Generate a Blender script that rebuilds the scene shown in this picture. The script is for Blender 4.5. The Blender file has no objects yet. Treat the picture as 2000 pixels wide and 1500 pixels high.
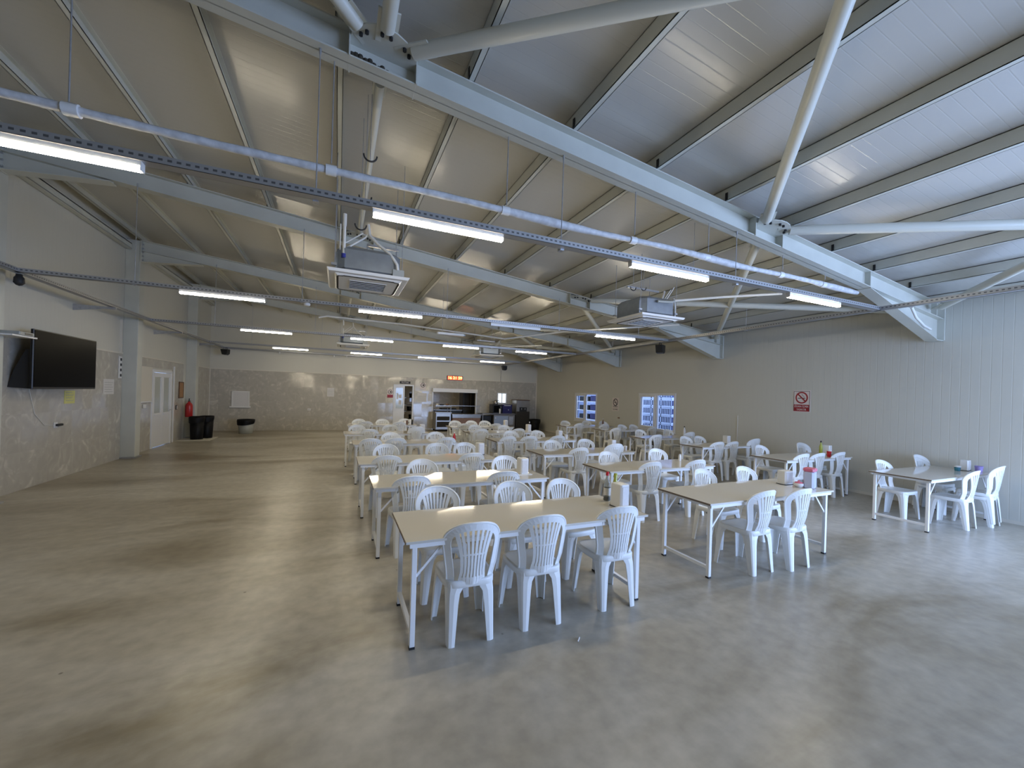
import bpy, math, random
from mathutils import Vector, Matrix
random.seed(7)
sc = bpy.context.scene
COL = sc.collection
PI = math.pi
XR, XL, YB, YF = 9.64, -4.6, 19.0, -3.2
def ztop(x): return 4.63 - .113 * x        # top of the rafters
def zbot(x): return 4.38 - .113 * x        # underside of the rafters
def zroof(x): return ztop(x) + .15

# ------------------------------------------------------------------ materials
def new_mat(name):
    m = bpy.data.materials.new(name); m.use_nodes = True
    return m, m.node_tree.nodes, m.node_tree.links, m.node_tree.nodes['Principled BSDF']
def mat(name, col, rough=.5, metal=0., spec=.5, emit=None, estr=0., trans=0., alpha=1., coat=0., noise=0., nscale=8., ior=1.45):
    m, N, L, b = new_mat(name)
    b.inputs['Base Color'].default_value = (*col, 1)
    b.inputs['Roughness'].default_value = rough
    b.inputs['Metallic'].default_value = metal
    b.inputs['Specular IOR Level'].default_value = spec
    b.inputs['Transmission Weight'].default_value = trans
    b.inputs['IOR'].default_value = ior
    b.inputs['Coat Weight'].default_value = coat
    if emit:
        b.inputs['Emission Color'].default_value = (*emit, 1)
        b.inputs['Emission Strength'].default_value = estr
    if noise:
        t = N.new('ShaderNodeTexCoord'); n = N.new('ShaderNodeTexNoise'); n.inputs['Scale'].default_value = nscale
        n.inputs['Detail'].default_value = 5
        r = N.new('ShaderNodeValToRGB')
        r.color_ramp.elements[0].position = .3; r.color_ramp.elements[1].position = .7
        r.color_ramp.elements[0].color = (*[c * (1 - noise) for c in col], 1)
        r.color_ramp.elements[1].color = (*[min(1, c * (1 + noise * .5)) for c in col], 1)
        L.new(t.outputs['Object'], n.inputs['Vector']); L.new(n.outputs['Fac'], r.inputs['Fac'])
        L.new(r.outputs['Color'], b.inputs['Base Color'])
    return m

def floor_material():
    m, N, L, b = new_mat('polished_concrete')
    t = N.new('ShaderNodeTexCoord')
    mp = N.new('ShaderNodeMapping'); mp.inputs['Scale'].default_value = (.35, 1.0, 1)
    mp.inputs['Rotation'].default_value = (0, 0, .25)
    L.new(t.outputs['Object'], mp.inputs['Vector'])
    n1 = N.new('ShaderNodeTexNoise'); n1.inputs['Scale'].default_value = .8; n1.inputs['Detail'].default_value = 7
    n1.inputs['Roughness'].default_value = .58; n1.inputs['Distortion'].default_value = .7
    L.new(mp.outputs['Vector'], n1.inputs['Vector'])
    r1 = N.new('ShaderNodeValToRGB'); e = r1.color_ramp.elements
    e[0].position = .34; e[0].color = (.225, .185, .12, 1)
    e[1].position = .66; e[1].color = (.49, .46, .395, 1)
    x = e.new(.5); x.color = (.385, .35, .28, 1)
    L.new(n1.outputs['Fac'], r1.inputs['Fac'])
    n2 = N.new('ShaderNodeTexNoise'); n2.inputs['Scale'].default_value = 9; n2.inputs['Detail'].default_value = 8
    L.new(t.outputs['Object'], n2.inputs['Vector'])
    r2 = N.new('ShaderNodeValToRGB'); r2.color_ramp.elements[0].position = .25; r2.color_ramp.elements[1].position = .75
    r2.color_ramp.elements[0].color = (.8, .8, .8, 1); r2.color_ramp.elements[1].color = (1.12, 1.12, 1.12, 1)
    L.new(n2.outputs['Fac'], r2.inputs['Fac'])
    mx = N.new('ShaderNodeMix'); mx.data_type = 'RGBA'; mx.blend_type = 'MULTIPLY'; mx.inputs[0].default_value = 1
    L.new(r1.outputs['Color'], mx.inputs[6]); L.new(r2.outputs['Color'], mx.inputs[7])
    # small chips and spots
    v = N.new('ShaderNodeTexVoronoi'); v.inputs['Scale'].default_value = 2.3
    L.new(t.outputs['Object'], v.inputs['Vector'])
    rv = N.new('ShaderNodeValToRGB'); rv.color_ramp.elements[0].position = .018; rv.color_ramp.elements[1].position = .03
    rv.color_ramp.elements[0].color = (.45, .42, .4, 1); rv.color_ramp.elements[1].color = (1, 1, 1, 1)
    L.new(v.outputs['Distance'], rv.inputs['Fac'])
    mx2 = N.new('ShaderNodeMix'); mx2.data_type = 'RGBA'; mx2.blend_type = 'MULTIPLY'; mx2.inputs[0].default_value = 1
    L.new(mx.outputs[2], mx2.inputs[6]); L.new(rv.outputs['Color'], mx2.inputs[7])
    L.new(mx2.outputs[2], b.inputs['Base Color'])
    rr = N.new('ShaderNodeMapRange'); rr.inputs['To Min'].default_value = .22; rr.inputs['To Max'].default_value = .42
    L.new(n1.outputs['Fac'], rr.inputs['Value']); L.new(rr.outputs['Result'], b.inputs['Roughness'])
    bp = N.new('ShaderNodeBump'); bp.inputs['Strength'].default_value = .08; bp.inputs['Distance'].default_value = .01
    L.new(n2.outputs['Fac'], bp.inputs['Height']); L.new(bp.outputs['Normal'], b.inputs['Normal'])
    b.inputs['Specular IOR Level'].default_value = .5
    return m

def panel_material(name, col, axis, pitch, depth, rough, spec=.5, tint=.0):
    """Painted sheet with fine ribs: lines repeat along AXIS."""
    m, N, L, b = new_mat(name)
    t = N.new('ShaderNodeTexCoord'); s = N.new('ShaderNodeSeparateXYZ'); L.new(t.outputs['Object'], s.inputs[0])
    k = N.new('ShaderNodeMath'); k.operation = 'DIVIDE'; k.inputs[1].default_value = pitch
    L.new(s.outputs[axis], k.inputs[0])
    f = N.new('ShaderNodeMath'); f.operation = 'FRACT'; L.new(k.outputs[0], f.inputs[0])
    r = N.new('ShaderNodeValToRGB'); e = r.color_ramp.elements
    e[0].position = 0; e[0].color = (0, 0, 0, 1); e[1].position = .06; e[1].color = (1, 1, 1, 1)
    x = e.new(.94); x.color = (1, 1, 1, 1); y = e.new(1.); y.color = (0, 0, 0, 1)
    L.new(f.outputs[0], r.inputs['Fac'])
    bp = N.new('ShaderNodeBump'); bp.inputs['Strength'].default_value = depth; bp.inputs['Distance'].default_value = .004
    L.new(r.outputs['Color'], bp.inputs['Height']); L.new(bp.outputs['Normal'], b.inputs['Normal'])
    n = N.new('ShaderNodeTexNoise'); n.inputs['Scale'].default_value = .6; n.inputs['Detail'].default_value = 3
    L.new(t.outputs['Object'], n.inputs['Vector'])
    c = N.new('ShaderNodeValToRGB'); c.color_ramp.elements[0].position = .3; c.color_ramp.elements[1].position = .7
    c.color_ramp.elements[0].color = (*[v * .96 for v in col], 1); c.color_ramp.elements[1].color = (*col, 1)
    L.new(n.outputs['Fac'], c.inputs['Fac']); L.new(c.outputs['Color'], b.inputs['Base Color'])
    b.inputs['Roughness'].default_value = rough; b.inputs['Specular IOR Level'].default_value = spec
    return m

def tile_material(name, ax):
    """Marbled glossy wall tiles 0.33 x 0.6; AX is the horizontal axis index."""
    m, N, L, b = new_mat(name)
    t = N.new('ShaderNodeTexCoord'); s = N.new('ShaderNodeSeparateXYZ'); L.new(t.outputs['Object'], s.inputs[0])
    def math1(op, a, v=None, bb=None):
        q = N.new('ShaderNodeMath'); q.operation = op; L.new(a, q.inputs[0])
        if v is not None: q.inputs[1].default_value = v
        if bb is not None: L.new(bb, q.inputs[1])
        return q.outputs[0]
    u = math1('DIVIDE', s.outputs[ax], .33); v = math1('DIVIDE', s.outputs[2], .605)
    fu = math1('FRACT', u); fv = math1('FRACT', v)
    iu = math1('FLOOR', u); iv = math1('FLOOR', v)
    cb = N.new('ShaderNodeCombineXYZ'); L.new(iu, cb.inputs[0]); L.new(iv, cb.inputs[1])
    w = N.new('ShaderNodeTexWhiteNoise'); w.noise_dimensions = '3D'; L.new(cb.outputs[0], w.inputs['Vector'])
    # marbling
    off = N.new('ShaderNodeVectorMath'); off.operation = 'MULTIPLY_ADD'
    L.new(w.outputs['Color'], off.inputs[0]); off.inputs[1].default_value = (6, 6, 6); L.new(t.outputs['Object'], off.inputs[2])
    n = N.new('ShaderNodeTexNoise'); n.inputs['Scale'].default_value = 3.2; n.inputs['Detail'].default_value = 5; n.inputs['Distortion'].default_value = 1.6
    L.new(off.outputs[0], n.inputs['Vector'])
    c = N.new('ShaderNodeValToRGB'); e = c.color_ramp.elements
    e[0].position = .36; e[0].color = (.42, .395, .34, 1); e[1].position = .74; e[1].color = (.60, .57, .49, 1)
    x = e.new(.56); x.color = (.46, .43, .37, 1)
    L.new(n.outputs['Fac'], c.inputs['Fac'])
    # grout
    ga = math1('LESS_THAN', fu, .012); gb = math1('LESS_THAN', fv, .007)
    g = math1('MAXIMUM', ga, bb=gb)
    mx = N.new('ShaderNodeMix'); mx.data_type = 'RGBA'; L.new(g, mx.inputs[0]); L.new(c.outputs['Color'], mx.inputs[6])
    mx.inputs[7].default_value = (.38, .34, .30, 1)
    L.new(mx.outputs[2], b.inputs['Base Color'])
    # every tile sits a hair out of plane
    geo = N.new('ShaderNodeNewGeometry')
    sub = N.new('ShaderNodeVectorMath'); sub.operation = 'SUBTRACT'; L.new(w.outputs['Color'], sub.inputs[0]); sub.inputs[1].default_value = (.5, .5, .5)
    sca = N.new('ShaderNodeVectorMath'); sca.operation = 'SCALE'; L.new(sub.outputs[0], sca.inputs[0]); sca.inputs['Scale'].default_value = .05
    add = N.new('ShaderNodeVectorMath'); add.operation = 'ADD'; L.new(geo.outputs['Normal'], add.inputs[0]); L.new(sca.outputs[0], add.inputs[1])
    up_ = N.new('ShaderNodeVectorMath'); up_.operation = 'ADD'; L.new(add.outputs[0], up_.inputs[0]); up_.inputs[1].default_value = (0, 0, .043)
    nn = N.new('ShaderNodeVectorMath'); nn.operation = 'NORMALIZE'; L.new(up_.outputs[0], nn.inputs[0])
    L.new(nn.outputs[0], b.inputs['Normal'])
    rg = N.new('ShaderNodeMapRange'); rg.inputs['To Min'].default_value = .11; rg.inputs['To Max'].default_value = .6
    L.new(g, rg.inputs['Value']); L.new(rg.outputs['Result'], b.inputs['Roughness'])
    return m

def tray_material():
    """Galvanised channel with a row of punched slots."""
    m, N, L, b = new_mat('galvanised_perforated')
    t = N.new('ShaderNodeTexCoord'); s = N.new('ShaderNodeSeparateXYZ'); L.new(t.outputs['Generated'], s.inputs[0])
    t2 = N.new('ShaderNodeSeparateXYZ'); L.new(t.outputs['Object'], t2.inputs[0])
    ad = N.new('ShaderNodeMath'); ad.operation = 'ADD'; L.new(t2.outputs[0], ad.inputs[0]); L.new(t2.outputs[1], ad.inputs[1])
    d = N.new('ShaderNodeMath'); d.operation = 'DIVIDE'; d.inputs[1].default_value = .05; L.new(ad.outputs[0], d.inputs[0])
    f = N.new('ShaderNodeMath'); f.operation = 'FRACT'; L.new(d.outputs[0], f.inputs[0])
    a = N.new('ShaderNodeMath'); a.operation = 'LESS_THAN'; a.inputs[1].default_value = .5; L.new(f.outputs[0], a.inputs[0])
    z1 = N.new('ShaderNodeMath'); z1.operation = 'SUBTRACT'; z1.inputs[1].default_value = .55; L.new(s.outputs[2], z1.inputs[0])
    z2 = N.new('ShaderNodeMath'); z2.operation = 'ABSOLUTE'; L.new(z1.outputs[0], z2.inputs[0])
    z3 = N.new('ShaderNodeMath'); z3.operation = 'LESS_THAN'; z3.inputs[1].default_value = .14; L.new(z2.outputs[0], z3.inputs[0])
    q = N.new('ShaderNodeMath'); q.operation = 'MULTIPLY'; L.new(a.outputs[0], q.inputs[0]); L.new(z3.outputs[0], q.inputs[1])
    mx = N.new('ShaderNodeMix'); mx.data_type = 'RGBA'; L.new(q.outputs[0], mx.inputs[0])
    mx.inputs[6].default_value = (.42, .42, .42, 1); mx.inputs[7].default_value = (.14, .14, .14, 1)
    L.new(mx.outputs[2], b.inputs['Base Color'])
    b.inputs['Metallic'].default_value = .7; b.inputs['Roughness'].default_value = .42
    return m

M = {}
M['floor'] = floor_material()
M['wall'] = panel_material('cream_wall_panel', (.60, .585, .51), 1, .115, .35, .5)
M['wallx'] = panel_material('cream_wall_panel_x', (.60, .58, .50), 0, .9, .2, .5)
M['roof'] = panel_material('roof_panel', (.54, .53, .49), 1, .1, .2, .22, .5)
M['tile_x'] = tile_material('marbled_tile_x', 0)
M['tile_y'] = tile_material('marbled_tile_y', 1)
M['trim'] = mat('cream_trim', (.66, .62, .53), .45)
M['steel'] = mat('painted_steel', (.56, .56, .49), .42, noise=.06, nscale=3)
M['steel2'] = mat('painted_pipe', (.58, .575, .50), .38)
M['galv'] = mat('galvanised', (.5, .51, .53), .38, .75, noise=.15, nscale=20)
M['tray'] = tray_material()
M['chair'] = mat('white_plastic', (.84, .85, .83), .34, spec=.5)
M['laminate'] = mat('cream_laminate', (.62, .585, .51), .07, spec=.5)
M['edge'] = mat('brown_edge', (.16, .12, .085), .5)
M['frame'] = mat('white_powder_coat', (.84, .84, .83), .35)
M['rubber'] = mat('black_rubber', (.02, .02, .02), .6)
M['black'] = mat('black_plastic', (.012, .012, .012), .35)
M['screen'] = mat('tv_glass', (.002, .002, .002), .3, spec=.03)
M['bag'] = mat('black_bin_bag', (.006, .006, .007), .45, spec=.2, noise=.5, nscale=25)
M['white'] = mat('white_gloss', (.74, .73, .70), .3)
M['pvc'] = mat('white_pvc', (.74, .74, .74), .3)
M['grey'] = mat('grey_plastic', (.36, .37, .34), .45)
M['lamp_on'] = mat('lit_diffuser', (.9, .9, .9), .4, emit=(1., .885, .66), estr=74)
M['lamp_off'] = mat('unlit_diffuser', (.75, .76, .78), .3)
M['cable'] = mat('white_cable', (.7, .69, .65), .45)
M['insul'] = mat('wrapped_insulation', (.62, .62, .62), .55, noise=.25, nscale=14)
M['blue'] = mat('blue_collar', (.03, .04, .25), .4)
M['dark'] = mat('painted_gap_shade', (.02, .018, .015), .8)
M['slot'] = mat('dark_slot', (.03, .026, .02), .7)
M['casing'] = mat('unit_casing', (.30, .33, .36), .35, .6, noise=.1, nscale=10)
M['red'] = mat('extinguisher_red', (.42, .02, .02), .3)
M['signred'] = mat('sign_red', (.30, .012, .02), .45)
M['signpink'] = mat('sign_white', (.72, .64, .60), .45)
M['ink'] = mat('black_ink', (.015, .012, .012), .5)
M['paper'] = mat('paper', (.66, .64, .62), .6, noise=.05, nscale=40)
M['yellow'] = mat('yellow_paper', (.62, .6, .22), .6, noise=.08, nscale=30)
M['cork'] = mat('cork', (.36, .2, .1), .8, noise=.25, nscale=60)
M['wood'] = mat('dark_wood_frame', (.12, .06, .03), .5)
M['stainless'] = mat('stainless', (.30, .285, .265), .3, .85, noise=.08, nscale=6)
M['brown'] = mat('brown_front', (.22, .13, .09), .5, noise=.3, nscale=12)
M['navy'] = mat('navy_box', (.02, .02, .1), .25)
M['bluepanel'] = mat('blue_grey_panel', (.30, .38, .55), .25)
M['led'] = mat('led_digit', (1, .5, .1), .5, emit=(1, .42, .1), estr=9)
M['ledglow'] = mat('led_panel', (.5, .04, .01), .4, emit=(1, .07, .02), estr=1.6)
M['glass'] = mat('clear_glass', (.9, .93, 1), .03, trans=1., ior=1.1)
M['frost'] = mat('door_glass', (.45, .47, .42), .12, spec=.8)
M['bottle'] = mat('bottle_plastic', (.85, .88, .85), .08, trans=.85, ior=1.25)
M['vinegar'] = mat('dark_liquid', (.02, .008, .004), .15)
M['lemon'] = mat('lemon_liquid', (.58, .62, .1), .2, trans=.35)
M['ketchup'] = mat('ketchup_red', (.5, .015, .02), .3)
M['teal'] = mat('teal_tub', (.03, .18, .24), .4)
M['purple'] = mat('purple_tub', (.3, .24, .5), .4)
M['jug'] = mat('cloudy_plastic', (.66, .70, .86), .3, trans=.25)
M['juglid'] = mat('coral_lid', (.85, .22, .3), .3, trans=.2)
M['mastic'] = mat('burnt_foam', (.06, .05, .035), .9, noise=.5, nscale=40)
M['outwall'] = mat('outside_wall', (.30, .35, .50), .7, noise=.15, nscale=2)
M['crate'] = mat('blue_crate', (.45, .53, .74), .4)
M['inner'] = mat('crate_inside_shade', (.05, .06, .13), .6)
M['litwin'] = mat('glowing_window_pane', (.8, .85, .9), .4, emit=(.8, .9, 1.), estr=1.1)
M['ground'] = mat('outside_ground', (.4, .4, .42), .8, noise=.2, nscale=2)

# ------------------------------------------------------------------ mesh builder
class MB:
    def __init__(s): s.v = []; s.f = []; s.m = []; s.sm = []; s.X = None
    def add(s, vs, fs, mi=0, smooth=False):
        o = len(s.v)
        s.v += [tuple(s.X @ Vector(p)) if s.X else tuple(p) for p in vs]
        for f in fs: s.f.append([o + i for i in f]); s.m.append(mi); s.sm.append(smooth)
        return s
    def box(s, x0, x1, y0, y1, z0, z1, mi=0):
        vs = [(x, y, z) for z in (z0, z1) for y in (y0, y1) for x in (x0, x1)]
        return s.add(vs, [(0, 2, 3, 1), (4, 5, 7, 6), (0, 1, 5, 4), (2, 6, 7, 3), (0, 4, 6, 2), (1, 3, 7, 5)], mi)
    def rbox(s, x0, x1, y0, y1, z0, z1, b=.01, mi=0):
        """box with chamfered vertical and horizontal edges"""
        b = min(b, (x1 - x0) / 2.01, (y1 - y0) / 2.01, (z1 - z0) / 2.01)
        def ring(i, z):
            X0, X1, Y0, Y1 = x0 + i, x1 - i, y0 + i, y1 - i; c = b
            return [(X0 + c, Y0, z), (X1 - c, Y0, z), (X1, Y0 + c, z), (X1, Y1 - c, z), (X1 - c, Y1, z), (X0 + c, Y1, z), (X0, Y1 - c, z), (X0, Y0 + c, z)]
        b2 = b * .5
        rs = [ring(b2, z0), ring(0, z0 + b2), ring(0, z1 - b2), ring(b2, z1)]
        vs = sum(rs, []); fs = []
        for k in range(3):
            for i in range(8): fs.append((k * 8 + i, k * 8 + (i + 1) % 8, k * 8 + 8 + (i + 1) % 8, k * 8 + 8 + i))
        fs.append(tuple(range(7, -1, -1))); fs.append(tuple(range(24, 32)))
        return s.add(vs, fs, mi)
    def frustum(s, x0, x1, y0, y1, z0, z1, dx, dy, mi=0):
        vs = [(x0 + dx, y0 + dy, z0), (x1 - dx, y0 + dy, z0), (x1 - dx, y1 - dy, z0), (x0 + dx, y1 - dy, z0), (x0, y0, z1), (x1, y0, z1), (x1, y1, z1), (x0, y1, z1)]
        return s.add(vs, [(3, 2, 1, 0), (4, 5, 6, 7), (0, 1, 5, 4), (1, 2, 6, 5), (2, 3, 7, 6), (3, 0, 4, 7)], mi)
    def tube(s, pts, r, n=10, mi=0, caps=True):
        pts = [Vector(p) for p in pts]; rs = r if isinstance(r, (list, tuple)) else [r] * len(pts)
        vs = []; fs = []; up = None
        for i, p in enumerate(pts):
            d = (pts[min(i + 1, len(pts) - 1)] - pts[max(i - 1, 0)]).normalized()
            if up is None: up = Vector((0, 0, 1)) if abs(d.z) < .9 else Vector((1, 0, 0))
            a = d.cross(up).normalized(); b_ = a.cross(d).normalized(); up = b_
            for k in range(n):
                t = 2 * PI * k / n
                vs.append(p + (a * math.cos(t) + b_ * math.sin(t)) * rs[i])
        for i in range(len(pts) - 1):
            for k in range(n): fs.append((i * n + k, (i + 1) * n + k, (i + 1) * n + (k + 1) % n, i * n + (k + 1) % n))
        s.add(vs, fs, mi, True)
        if caps:
            s.add(vs[:n], [tuple(range(n))], mi); s.add(vs[-n:], [tuple(range(n - 1, -1, -1))], mi)
        return s
    def lathe(s, prof, cx=0, cy=0, n=16, mi=0, cap=True):
        vs = []; fs = []
        for r, z in prof:
            for k in range(n): vs.append((cx + r * math.cos(2 * PI * k / n), cy + r * math.sin(2 * PI * k / n), z))
        for i in range(len(prof) - 1):
            for k in range(n): fs.append((i * n + k, i * n + (k + 1) % n, (i + 1) * n + (k + 1) % n, (i + 1) * n + k))
        s.add(vs, fs, mi, True)
        if cap:
            s.add(vs[:n], [tuple(range(n - 1, -1, -1))], mi); s.add(vs[-n:], [tuple(range(n))], mi)
        return s
    def prism(s, poly, fn, d0, d1, mi=0):
        """poly of (a,b); fn(a,b,d) -> xyz"""
        n = len(poly)
        vs = [fn(a, b, d0) for a, b in poly] + [fn(a, b, d1) for a, b in poly]
        fs = [tuple(range(n)), tuple(range(2 * n - 1, n - 1, -1))] + [(i, n + i, n + (i + 1) % n, (i + 1) % n) for i in range(n)]
        return s.add(vs, fs, mi)
    def bar(s, p0, p1, w, h, mi=0, side=None):
        p0, p1 = Vector(p0), Vector(p1); d = (p1 - p0).normalized()
        u = Vector((0, 0, 1)) if abs(d.z) < .95 else Vector((0, 1, 0))
        a = d.cross(u).normalized() * w / 2; b_ = a.normalized().cross(d).normalized() * h / 2
        vs = [p + q for p in (p0, p1) for q in (-a - b_, a - b_, a + b_, -a + b_)]
        return s.add(vs, [(0, 1, 2, 3), (7, 6, 5, 4), (0, 4, 5, 1), (1, 5, 6, 2), (2, 6, 7, 3), (3, 7, 4, 0)], mi)
    def mesh(s, name, mats, fix=True):
        me = bpy.data.meshes.new(name); me.from_pydata([tuple(v) for v in s.v], [], s.f)
        for q in (mats if isinstance(mats, (list, tuple)) else [mats]): me.materials.append(M[q] if isinstance(q, str) else q)
        me.polygons.foreach_set('material_index', s.m); me.polygons.foreach_set('use_smooth', s.sm)
        me.update()
        if fix:
            import bmesh
            b = bmesh.new(); b.from_mesh(me); bmesh.ops.recalc_face_normals(b, faces=b.faces); b.to_mesh(me); b.free()
        return me
    def build(s, name, mats, parent=None, bevel=0, fix=True):
        o = bpy.data.objects.new(name, s.mesh(name, mats, fix)); COL.objects.link(o)
        if parent: o.parent = parent
        if bevel:
            q = o.modifiers.new('bevel', 'BEVEL'); q.width = bevel; q.segments = 2; q.limit_method = 'ANGLE'
        return o

def tag(o, label, cat, group=None):
    o['label'] = label; o['category'] = cat
    if group: o['group'] = group
    return o
def struct(o, label=None):
    o['kind'] = 'structure'
    if label: o['label'] = label
    return o
def empty(name, label, cat, loc=(0, 0, 0), rz=0, group=None):
    o = bpy.data.objects.new(name, None); COL.objects.link(o); o.location = loc; o.rotation_euler = (0, 0, rz)
    o.empty_display_size = .1
    return tag(o, label, cat, group)
def copy_tree(root, loc, rz, label, group=None):
    r = root.copy(); COL.objects.link(r); r.location = loc; r.rotation_euler = (0, 0, rz); r['label'] = label
    if group: r['group'] = group
    for ch in list(root.children):
        c = ch.copy(); COL.objects.link(c); c.parent = r
        for g in list(ch.children):
            d = g.copy(); COL.objects.link(d); d.parent = c
    return r
def text_mesh(name, body, size, matname, parent, mtx, extrude=.001, align='CENTER', width=None):
    """MTX maps text plane x,y,z into the parent's space."""
    cu = bpy.data.curves.new(name, 'FONT'); cu.body = body; cu.size = size; cu.align_x = align; cu.align_y = 'CENTER'; cu.extrude = extrude
    o = bpy.data.objects.new(name, cu); COL.objects.link(o)
    me = bpy.data.meshes.new_from_object(o.evaluated_get(bpy.context.evaluated_depsgraph_get()))
    bpy.data.objects.remove(o); bpy.data.curves.remove(cu)
    if width:
        xs = [v.co.x for v in me.vertices]; w = max(xs) - min(xs); k = width / w
        for v in me.vertices: v.co.x *= k
    me.transform(mtx); me.materials.clear(); me.materials.append(M[matname])
    t = bpy.data.objects.new(name, me); COL.objects.link(t)
    if parent: t.parent = parent
    return t
def onwall_y(x, y, z):   # text facing -Y (back wall)
    return Matrix.Translation((x, y, z)) @ Matrix.Rotation(PI / 2, 4, 'X')
def onwall_right(x, y, z):   # text facing -X, seen from inside the room (reads towards -Y)
    return Matrix.Translation((x, y, z)) @ Matrix.Rotation(-PI / 2, 4, 'Z') @ Matrix.Rotation(PI / 2, 4, 'X')

# ------------------------------------------------------------------ setting
def quad_grid_floor():
    struct(MB().box(XL - .3, XR + .12, YF - .1, 22.6, -.15, 0).build('floor', 'floor'))
quad_grid_floor()
# right wall with two window openings
W = [(13.56, 15.2, .72, 1.94), (9.42, 11.09, .73, 1.96)]
SIDE_ADDED = (-2.8, 1.3, .3, 2.7)   # unseen wide opening beside the viewer, added to let in more daylight
def wall_with_holes(name, x0, x1, a0, a1, z1, holes, matn, axis, z0=0):
    mb = MB()
    hs = sorted(holes); cur = a0
    def B(p, q, r, t):
        if q - p > 1e-4 and t - r > 1e-4:
            if axis == 'y': mb.box(x0, x1, p, q, r, t)
            else: mb.box(p, q, x0, x1, r, t)
    for h0, h1, hz0, hz1 in hs:
        B(cur, h0, z0, z1); B(h0, h1, z0, hz0); B(h0, h1, hz1, z1); cur = h1
    B(cur, a1, z0, z1)
    return mb.build(name, matn)
struct(wall_with_holes('wall_right', XR, XR + .12, YF, YB + .12, 3.78, W + [SIDE_ADDED], 'wall', 'y'))
# left wall: tiles below, panel above, door opening
struct(wall_with_holes('wall_left', XL - .12, XL, YF, YB + .12, 5.4, [(13.75, 15.12, 0, 2.15)], 'wall', 'y'))
mb = MB()
for a, b_ in ((-6, 12.08), (12.42, 13.70), (15.17, 16.1), (16.95, 19)): mb.box(XL, XL + .012, a, b_, 0, 2.42)
mb.box(XL, XL + .012, 13.70, 15.17, 2.2, 2.42)
struct(mb.build('wall_left_tiling', 'tile_y'))
# back wall with kitchen door, serving hatch and small window
mb = MB()
def backwall(y0, y1, z0, z1, matn, name):
    mb = MB(); holes = [(2.33, 3.24, 0, 2.08), (4.13, 6.3, .75, 1.97), (7.42, 7.95, 1.3, 1.86)]
    cur = XL if name != 'wall_back' else XL - .12
    for h0, h1, a, b_ in holes:
        mb.box(cur, h0, y0, y1, z0, z1)
        if a > z0: mb.box(h0, h1, y0, y1, z0, a)
        mb.box(h0, h1, y0, y1, b_, z1); cur = h1
    mb.box(cur, XR if name != 'wall_back' else XR + .12, y0, y1, z0, z1)
    return mb.build(name, matn)
wb = backwall(YB, YB + .14, 0, 2.42, 'wallx', 'wall_back'); struct(wb)
mb = MB(); mb.prism([(XL - .12, 2.42), (XR + .12, 2.42), (XR + .12, zroof(XR + .12)), (XL - .12, zroof(XL - .12))], lambda a, b_, d: (a, d, b_), YB, YB + .14)
struct(mb.build('wall_back_upper', 'wallx'))
struct(backwall(YB - .012, YB, 0, 2.42, 'tile_x', 'wall_back_tiling'))
struct(MB().box(XL, XR, YB - .03, YB, 2.42, 2.455).build('trim_1', 'trim'))
struct(MB().box(XL, XL + .03, YF, 12.08, 2.42, 2.455).box(XL, XL + .03, 12.42, 16.1, 2.42, 2.455).box(XL, XL + .03, 16.95, 19, 2.42, 2.455).build('trim_2', 'trim'))
struct(MB().box(XL, XL + .035, YB - .035, YB, 0, 2.42).box(XR - .035, XR, YB - .035, YB, 0, 3.5).build('trim_3', 'trim'))
struct(MB().box(XR - .012, XR, YF, YB, 0, .05).build('baseboard_right', 'trim'))
# front wall behind the viewer with the wide daylight opening
mb = MB()
mb.box(XL - .12, 4.6, YF - .12, YF, 0, 3.3).box(9.2, XR + .12, YF - .12, YF, 0, 3.3).box(4.6, 9.2, YF - .12, YF, 3.1, 3.3)
mb.prism([(XL - .12, 3.3), (XR + .12, 3.3), (XR + .12, zroof(XR + .12)), (XL - .12, zroof(XL - .12))], lambda a, b_, d: (a, d, b_), YF - .12, YF)
struct(mb.build('wall_front', 'wallx'))
mb = MB()
for x in (4.6, 6.9, 9.12): mb.box(x, x + .08, YF - .1, YF - .02, 0, 3.1)
mb.box(4.6, 9.2, YF - .1, YF - .02, 3.02, 3.1)
struct(mb.build('window_4', 'pvc'))
mb = MB()
for y in (-2.8, -.79, 1.22): mb.box(XR + .02, XR + .1, y, y + .08, .3, 2.7)
mb.box(XR + .02, XR + .1, -2.8, 1.3, .3, .38).box(XR + .02, XR + .1, -2.8, 1.3, 2.62, 2.7)
struct(mb.build('window_5', 'pvc'))  # unseen frame of the side opening added for daylight
# roof panels and ridge
mb = MB()
mb.prism([(XL - .2, zroof(XL - .2)), (XR + .3, zroof(XR + .3)), (XR + .3, zroof(XR + .3) + .1), (XL - .2, zroof(XL - .2) + .1)], lambda a, b_, d: (a, d, b_), YF - .12, YB + .14)
struct(mb.build('ceiling', 'roof'))
# kitchen behind the back wall
mb = MB()
mb.box(.5, .6, YB + .14, 22.6, 0, 2.7).box(9.0, 9.1, YB + .14, 22.6, 0, 2.7).box(.5, 9.1, 22.5, 22.6, 0, 2.7)
struct(mb.build('wall_kitchen', 'tile_x'))
struct(MB().box(.5, 9.1, YB + .14, 22.6, 2.7, 2.8).build('ceiling_kitchen', 'roof'))

# outside, seen through the two windows of the right wall
struct(MB().box(XR + .12, 15, 4, 24, -.15, -.02).build('ground_outside', 'ground'))
struct(MB().box(13.2, 13.4, 4, 24, -.02, 3.4).build('wall_outside', 'outwall'))

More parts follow.
